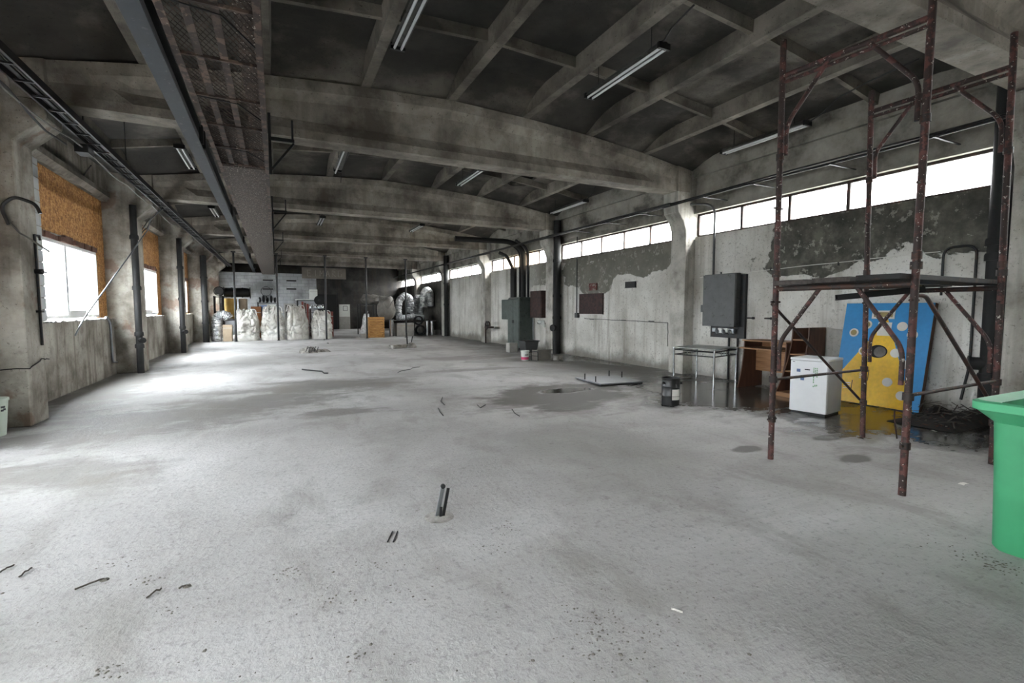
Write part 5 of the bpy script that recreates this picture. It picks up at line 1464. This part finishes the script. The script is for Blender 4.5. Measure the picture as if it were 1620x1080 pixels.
# stacked foil and tarp on a dark trestle
tx0, tx1, _, _ = span(599, 684, 500, 540, 29.5)
tz = at(640, 507, 29.0).z
t = thing('trestle', 'dark trestle platform carrying the ducts and tarps', 'trestle', ((tx0 + tx1) / 2, 29.5, 0))
MB().box((tx0, 28.6, tz - .08), (tx1, 30.6, tz)).build('deck', 'old_plank', t)
for x in (tx0 + .1, (tx0 + tx1) / 2, tx1 - .1):
    for y in (28.7, 30.5): MB().box((x - .05, y - .05, 0), (x + .05, y + .05, tz - .08)).build('leg', 'old_plank', t)
def lumpy(name, px0, px1, py0, py1, Y, dep, mat, label, cat, seed, z0=None, amp=.25):
    x0, x1, za, zb = span(px0, px1, py0, py1, Y)
    if z0 is not None: za = z0
    c = Vector(((x0 + x1) / 2, Y, (za + zb) / 2)); s = Vector(((x1 - x0) / 2, dep, (zb - za) / 2))
    m = MB()
    def f(u, v):
        a = 2 * math.pi * u; b = math.pi * v - math.pi / 2
        e = .75
        cb = abs(math.cos(b)) ** e; sb_ = math.copysign(abs(math.sin(b)) ** e, math.sin(b))
        q = Vector((cb * math.cos(a), cb * math.sin(a), sb_))
        d = 1 + amp * mnoise.noise(q * 1.8 + Vector((seed, 0, 0))) + amp * .5 * mnoise.noise(q * 4.2 + Vector((0, seed, 0)))
        p = c + Vector((q.x * s.x * d, q.y * s.y * d, q.z * s.z * (d if q.z > 0 else 1)))
        p.z = max(p.z, za); return p
    m.grid(f, 30, 18, wrap=True)
    t = thing(name, label, cat, (c.x, Y, za))
    m.build('body', mat, t, smooth=45)
    MB().tube(wig([(x0 + .1, Y - dep * .9, zb - .1), (c.x, Y - dep * 1.02, (za + zb) / 2), (x1 - .1, Y - dep * .85, zb - .12)], .03, 3), .015, 5).build('tie_rope', 'cable_grey', t)
    return t
lumpy('tarp_bundle', 598, 624, 469, 500, 28.9, .5, 'tarp', 'grey-green folded tarp bundle on the trestle', 'tarp', 2.1, tz)
lumpy('plastic_sheeting', 572, 602, 466, 480, 30.3, .5, 'tarp', 'crumpled clear sheeting heaped behind the tarp bundle', 'sheeting', 5.2, at(587, 481, 30.3).z)
_x0, _x1, _, _z = span(570, 594, 481, 540, 30.0)
t = thing('store_rack', 'dark rack under the crumpled sheeting', 'rack', ((_x0 + _x1) / 2, 30, 0), 'racks in the store')
for x in (_x0, _x1):
    for y in (29.8, 30.8): MB().box((x - .03, y - .03, 0), (x + .03, y + .03, _z)).build('upright', 'dark_steel', t)
MB().box((_x0 + .031, 29.75, _z - .05), (_x1 - .031, 30.85, _z)).build('shelf', 'dark_steel', t)
def silver_hose(pts, r, label, Y, mat='foil'):
    P_ = [at(a, b, Y) for a, b in pts]; q = []
    for p_ in P_: p_.z = max(p_.z, tz + (.07 if Y > 28.8 else .19))
    for a, b in zip(P_, P_[1:]):
        for i in range(6): q.append(a.lerp(b, i / 6))
    q.append(P_[-1])
    t = thing('foil_duct', label, 'duct', tuple(q[0]))
    MB().tube(q, [r + (.02 if i % 2 else -.01) for i in range(len(q))], 16).build('hose', mat, t, smooth=25)
    MB().tube([q[-1], q[-1] + (q[-1] - q[-2]).normalized() * .03], r * .97, 16).build('end_ring', 'galv', t)
silver_hose([(632, 505), (630, 490), (632, 474), (640, 467), (648, 471), (650, 482), (648, 494)], .20, 'silver foil duct looped over the trestle beside the tarp bundle', 29.5)
silver_hose([(652, 505), (656, 492), (656, 480), (660, 470), (667, 474), (666, 490), (664, 503)], .19, 'second silver foil duct looped on the trestle', 29.95)
silver_hose([(670, 486), (670, 474), (672, 462), (676, 459), (680, 464), (680, 484)], .24, 'tall upright silver foil duct at the end of the trestle', 29.4)
silver_hose([(630, 505), (640, 502), (652, 500), (664, 503), (670, 506)], .15, 'silver foil duct lying along the trestle edge', 28.45)
carton('carton', 628, 655, 511, 535, 27.3, .7, 'carton_grey', 'wide pale grey carton standing under the trestle edge', 0)
for i, (px, py, r) in enumerate(((662, 513, .27), (665, 526, .30))):
    c = at(px, py, 27.6)
    cz = c.z if i == 0 else r + .02
    if i == 0: cz = .62 + r
    t = thing('hose_coil', ['black ribbed hose coil on top of another coil', 'black ribbed hose coil standing on the floor'][i], 'hose coil', (c.x, 27.6, cz - r), 'black hose coils')
    for dy in (-.07, 0, .07): MB().lathe([(r * .72, dy - .04), (r * .86, dy - .055), (r, dy - .03), (r, dy + .03), (r * .86, dy + .055), (r * .72, dy + .04), (r * .72, dy - .04)], (c.x, 27.6, cz), 22, 'Y', caps=False).build('turn', 'rubber', t, smooth=40)
for i, (a, b) in enumerate(((674, 678), (681, 686), (616, 623))):
    x0, x1, za, zb = span(a, b, 507 if i < 2 else 505, 534, 27.6)
    t = thing('steel_cylinder', ['upright shiny steel pipe beside the hose coils', 'upright shiny steel pipe nearest the drain pipe', 'upright shiny steel pipe between the crates and the grey carton'][i], 'pipe', ((x0 + x1) / 2, 27.6, 0), 'upright steel pipes')
    r = (x1 - x0) / 2
    MB().tube([((x0 + x1) / 2, 27.6, 0), ((x0 + x1) / 2, 27.6, zb)], r, 14).build('shell', 'chrome', t, smooth=60)
    MB().lathe([(r, zb - .03), (r + .012, zb - .03), (r + .012, zb), (r, zb)], ((x0 + x1) / 2, 27.6, 0), 14).build('rim', 'galv', t, smooth=40)
carton('carton', 689, 697, 522, 530, 28.2, .4, 'carton_grey', 'small pale box on the floor beside the far drain pipe', 0, 'box')
carton('carton', 570, 579, 528, 537, 27.0, .4, 'carton_grey', 'small grey box on the floor beside the wooden crates', 0, 'box')
# ================================================================== THINGS ON THE FLOOR
t = thing('white_bucket', 'pale mint plastic bucket at the foot of the nearest column', 'bucket', (-3.17, 8.0, 0))
shade_cyl(t, 'body', 'bucket_mint', [(.125, 0), (.13, .005), (.165, .43), (.175, .432), (.175, .46), (.16, .46), (.15, .40), (.12, .02)], (-3.17, 8.0, 0), 32)
for i, (a, z) in enumerate(((-28, .36), (-20, .36), (-28, .32), (-18, .33))):
    c = Vector((-3.17 + .163 * math.cos(R(a)), 8.0 + .163 * math.sin(R(a)), z))
    MB(XF(c, R(a))).box((-.004, -.012, -.012), (.003, .012, .012)).build('print_mark', 'ink_dark', t)

t = thing('rebar_stub', 'pair of rusty flat bars sticking up from a mortar patch in the floor', 'metal stub', (1.05, 3.4, 0))
MB().bar((1.035, 3.41, 0), (1.085, 3.42, .215), .030, .014, (0, 1, 0)).build('bar', 'galv', t)
MB().bar((1.075, 3.39, 0), (1.125, 3.41, .205), .022, .012, (0, 1, 0)).build('bar', 'dark_steel', t)
MB().bar((1.055, 3.385, 0), (1.06, 3.385, .08), .018, .01, (0, 1, 0)).build('bar', 'dark_steel', t)
MB().lathe([(.006, -.008), (.018, -.008), (.018, .008), (.006, .008), (.006, -.008)], (1.087, 3.42, .222), 12, 'Y', caps=False).build('eye', 'dark_steel', t)
m = MB(); m.lathe([(.11, .0005), (.08, .004), (.05, .008), (.02, .01)], (1.05, 3.40, 0), 18); m.build('mortar_patch', 'lump', t, smooth=60)
t = thing('cut_strips', 'two thin dark metal strips set flush in the floor', 'metal strip', (.72, 3.1, 0))
for a_, b_ in (((613, 857), (621, 840)), ((622, 857), (629, 840))): MB().bar(atz(*a_, .003), atz(*b_, .003), .007, .005).build('strip', 'dark_steel', t)

# concrete lumps with bent bars
t = thing('concrete_lump', 'broken concrete lump with rusty bars on the floor, bag side', 'concrete lump', (1.05, 18.5, 0))
def lump(cx, cyy, rx_, ry_, h, seed):
    m = MB()
    def f(u, v):
        a = 2 * math.pi * u; b = math.pi / 2 * v
        d = 1 + .3 * mnoise.noise(Vector((math.cos(a) * 2 + seed, math.sin(a) * 2, v * 2)))
        return Vector((cx + rx_ * d * math.cos(b) * math.cos(a), cyy + ry_ * d * math.cos(b) * math.sin(a), h * d * math.sin(b)))
    return m.grid(f, 16, 7, wrap=True)
lump(.98, 18.5, .30, .25, .22, 1).build('lump', 'lump', t, smooth=20)
lump(1.42, 18.75, .33, .14, .10, 2).build('lump', 'lump', t, smooth=20)
for i in range(5):
    a = i * .5
    MB().tube(arc([(.88 + i * .09, 18.24, .05), (.92 + i * .09, 18.24, .17 + .05 * (i % 2)), (1.02 + i * .07, 18.4, .2)], 4, .05), .012, 6).build('bar', 'dark_steel', t, smooth=60)
t = thing('concrete_beam_stub', 'flat concrete kerb piece with an upright iron bar, crate side', 'concrete piece', (4.4, 19.2, 0))
MB().bar((3.98, 19.0, .07), (4.95, 19.5, .07), .28, .14).build('kerb', 'lump', t, bevel=.02)
MB().tube([(4.70, 19.25, .1), (4.66, 19.25, .62)], .03, 8).build('bar', 'dark_steel', t, smooth=60)
MB().tube([(4.85, 19.3, .1), (4.92, 19.3, .45)], .02, 8).build('bar', 'dark_steel', t, smooth=60)
lump(4.85, 19.25, .22, .18, .2, 4).build('lump', 'lump', t, smooth=20)
t = thing('hanging_strap', 'dark strap trailing on the floor before the last bulk bag', 'strap', (2.1, 24.9, 0))
MB().tube(wig([at(513, 536, 26.0), at(514, 543, 24.6), Vector((2.05, 23.0, .02))], .02, 3), .02, 6).build('strap', 'cable', t)
t = thing('floor_cable', 'dark cable offcut lying on the floor of the bag side', 'cable', (.6, 13.3, 0))
MB().tube([atz(478, 584, .02), atz(486, 585, .03), atz(497, 586, .03), atz(509, 587, .02), atz(513, 590, .02), atz(519, 590, .02)], .016, 6).build('cable', 'cable', t, smooth=60)
for i, pts in enumerate((((629, 589), (636, 586), (649, 584), (652, 582), (664, 580)), ((693, 645), (696, 651), (701, 657)), ((755, 640), (760, 645), (768, 640)), ((810, 647), (814, 653), (822, 658)), ((700, 628), (698, 634), (703, 640)))):
    t = thing('floor_wire', ['thin bent wire on the floor, farthest of the five', 'thin bent wire on the mid floor, nearest the dark cable offcut', 'thin bent wire on the mid floor, short of the puddle', 'thin bent wire beside the round puddle', 'short bent wire at the mid floor, left of the puddle'][i], 'wire', tuple(atz(*pts[0], 0)), 'wire offcuts on the floor')
    MB().tube([atz(*p_, .008) for p_ in pts], .007, 5).build('wire', 'cable', t)
t = thing('bent_wire', 'bent dark wire standing at the foot of the scaffold', 'wire', (6.7, 3.2, 0))
MB().tube(arc([(6.62, 3.1, .005), (6.60, 3.13, .26), (6.66, 3.16, .34), (6.42, 2.9, .36)], 5, .06), .008, 6).build('wire', 'rust_brown', t, smooth=60)
for i, (px, py, s) in enumerate(((1524, 766, .045), (1477, 682, .035))):
    c = atz(px, py, .0)
    m = MB(XF((c.x, c.y, 0), i * 1.1))
    m.grid(lambda u, v: Vector((s * (u - .5) * 2, s * .5 * (v - .5) * 2, .006 + .018 * abs(mnoise.noise(Vector((u * 3, v * 3, i)))))), 6, 4)
    tag(m.build('paper_scrap', 'paper', None, origin=(c.x, c.y, 0)), ['crumpled white paper scrap on the floor between scaffold and bin', 'small white scrap at the edge of the puddle under the board'][i], 'paper scrap')

# floor debris: crumbs of mortar and mud, many
rng = random.Random(21)
m = MB()
def crumb(x, y, s):
    if x > 4.0 and y < 1.45: return
    n = 5; vs = [(x, y, s * .6)]
    a0 = rng.uniform(0, 6.28); e = rng.uniform(.4, 1.3)
    for i in range(n):
        a = a0 + 2 * math.pi * i / n; r = s * rng.uniform(.6, 1.25)
        vs.append((x + r * math.cos(a), y + r * e * math.sin(a), .0005))
    m.add(vs, [(0, 1 + i, 1 + (i + 1) % n) for i in range(n)])
for i in range(420):
    px, py = rng.uniform(0, 1500), 640 + 440 * rng.random() ** .8
    if px > 1150 and rng.random() < .7: continue
    c = atz(px, py, 0); crumb(c.x, c.y, rng.uniform(.002, .0065) * (1 if rng.random() < .93 else 1.9))
for px, py, n, sp_, sc_ in ((805, 835, 40, .06, .008), (775, 868, 26, .07, .008), (230, 922, 16, .05, .010), (455, 905, 26, .05, .008), (270, 968, 8, .03, .010), (185, 890, 20, .06, .007), (600, 895, 20, .07, .008),
                            (940, 985, 60, .10, .008), (990, 1030, 60, .12, .007), (1060, 960, 40, .15, .006), (570, 1035, 12, .04, .010), (160, 1070, 16, .04, .010), (1560, 880, 60, .10, .010), (1590, 900, 40, .08, .010), (530, 950, 18, .06, .009), (640, 940, 14, .08, .008)):
    c = atz(px, py, 0)
    for i in range(n): crumb(c.x + rng.gauss(0, sp_), c.y + rng.gauss(0, sp_), sc_ * rng.uniform(.35, 1.1))
m.build('floor_crumbs', 'mud', None, kind='stuff', label='crumbs of mortar and mud scattered over the foreground floor', cat='debris')
for i, (a, b) in enumerate((((118, 932), (165, 915)), ((232, 945), (255, 930)), ((283, 930), (296, 925)), ((30, 912), (50, 898)), ((0, 905), (22, 893)), ((1062, 962), (1080, 968)))):
    p0, p1 = atz(*a, .006), atz(*b, .010)
    t = thing('mud_twig', ['long dark twig with a clod at its end, on the foreground floor', 'short dark twig left of a mud clod on the foreground floor', 'smallest dark twig beside the mud clods', 'pale twig near the edge of the foreground floor', 'thin twig cut by the photo edge on the foreground floor', 'pale splinter on the foreground floor, farthest from the column'][i], 'twig', tuple(p0), 'twigs on the floor')
    MB().tube(wig([p0, p0.lerp(p1, .5) + Vector((0, 0, .004)), p1], .004, 3), .005, 5).build('stick', 'twig' if i < 5 else 'paper', t)
    if i in (0, 2): lump(p1.x, p1.y, .022, .016, .012, i).build('clod', 'mud', t, smooth=20)
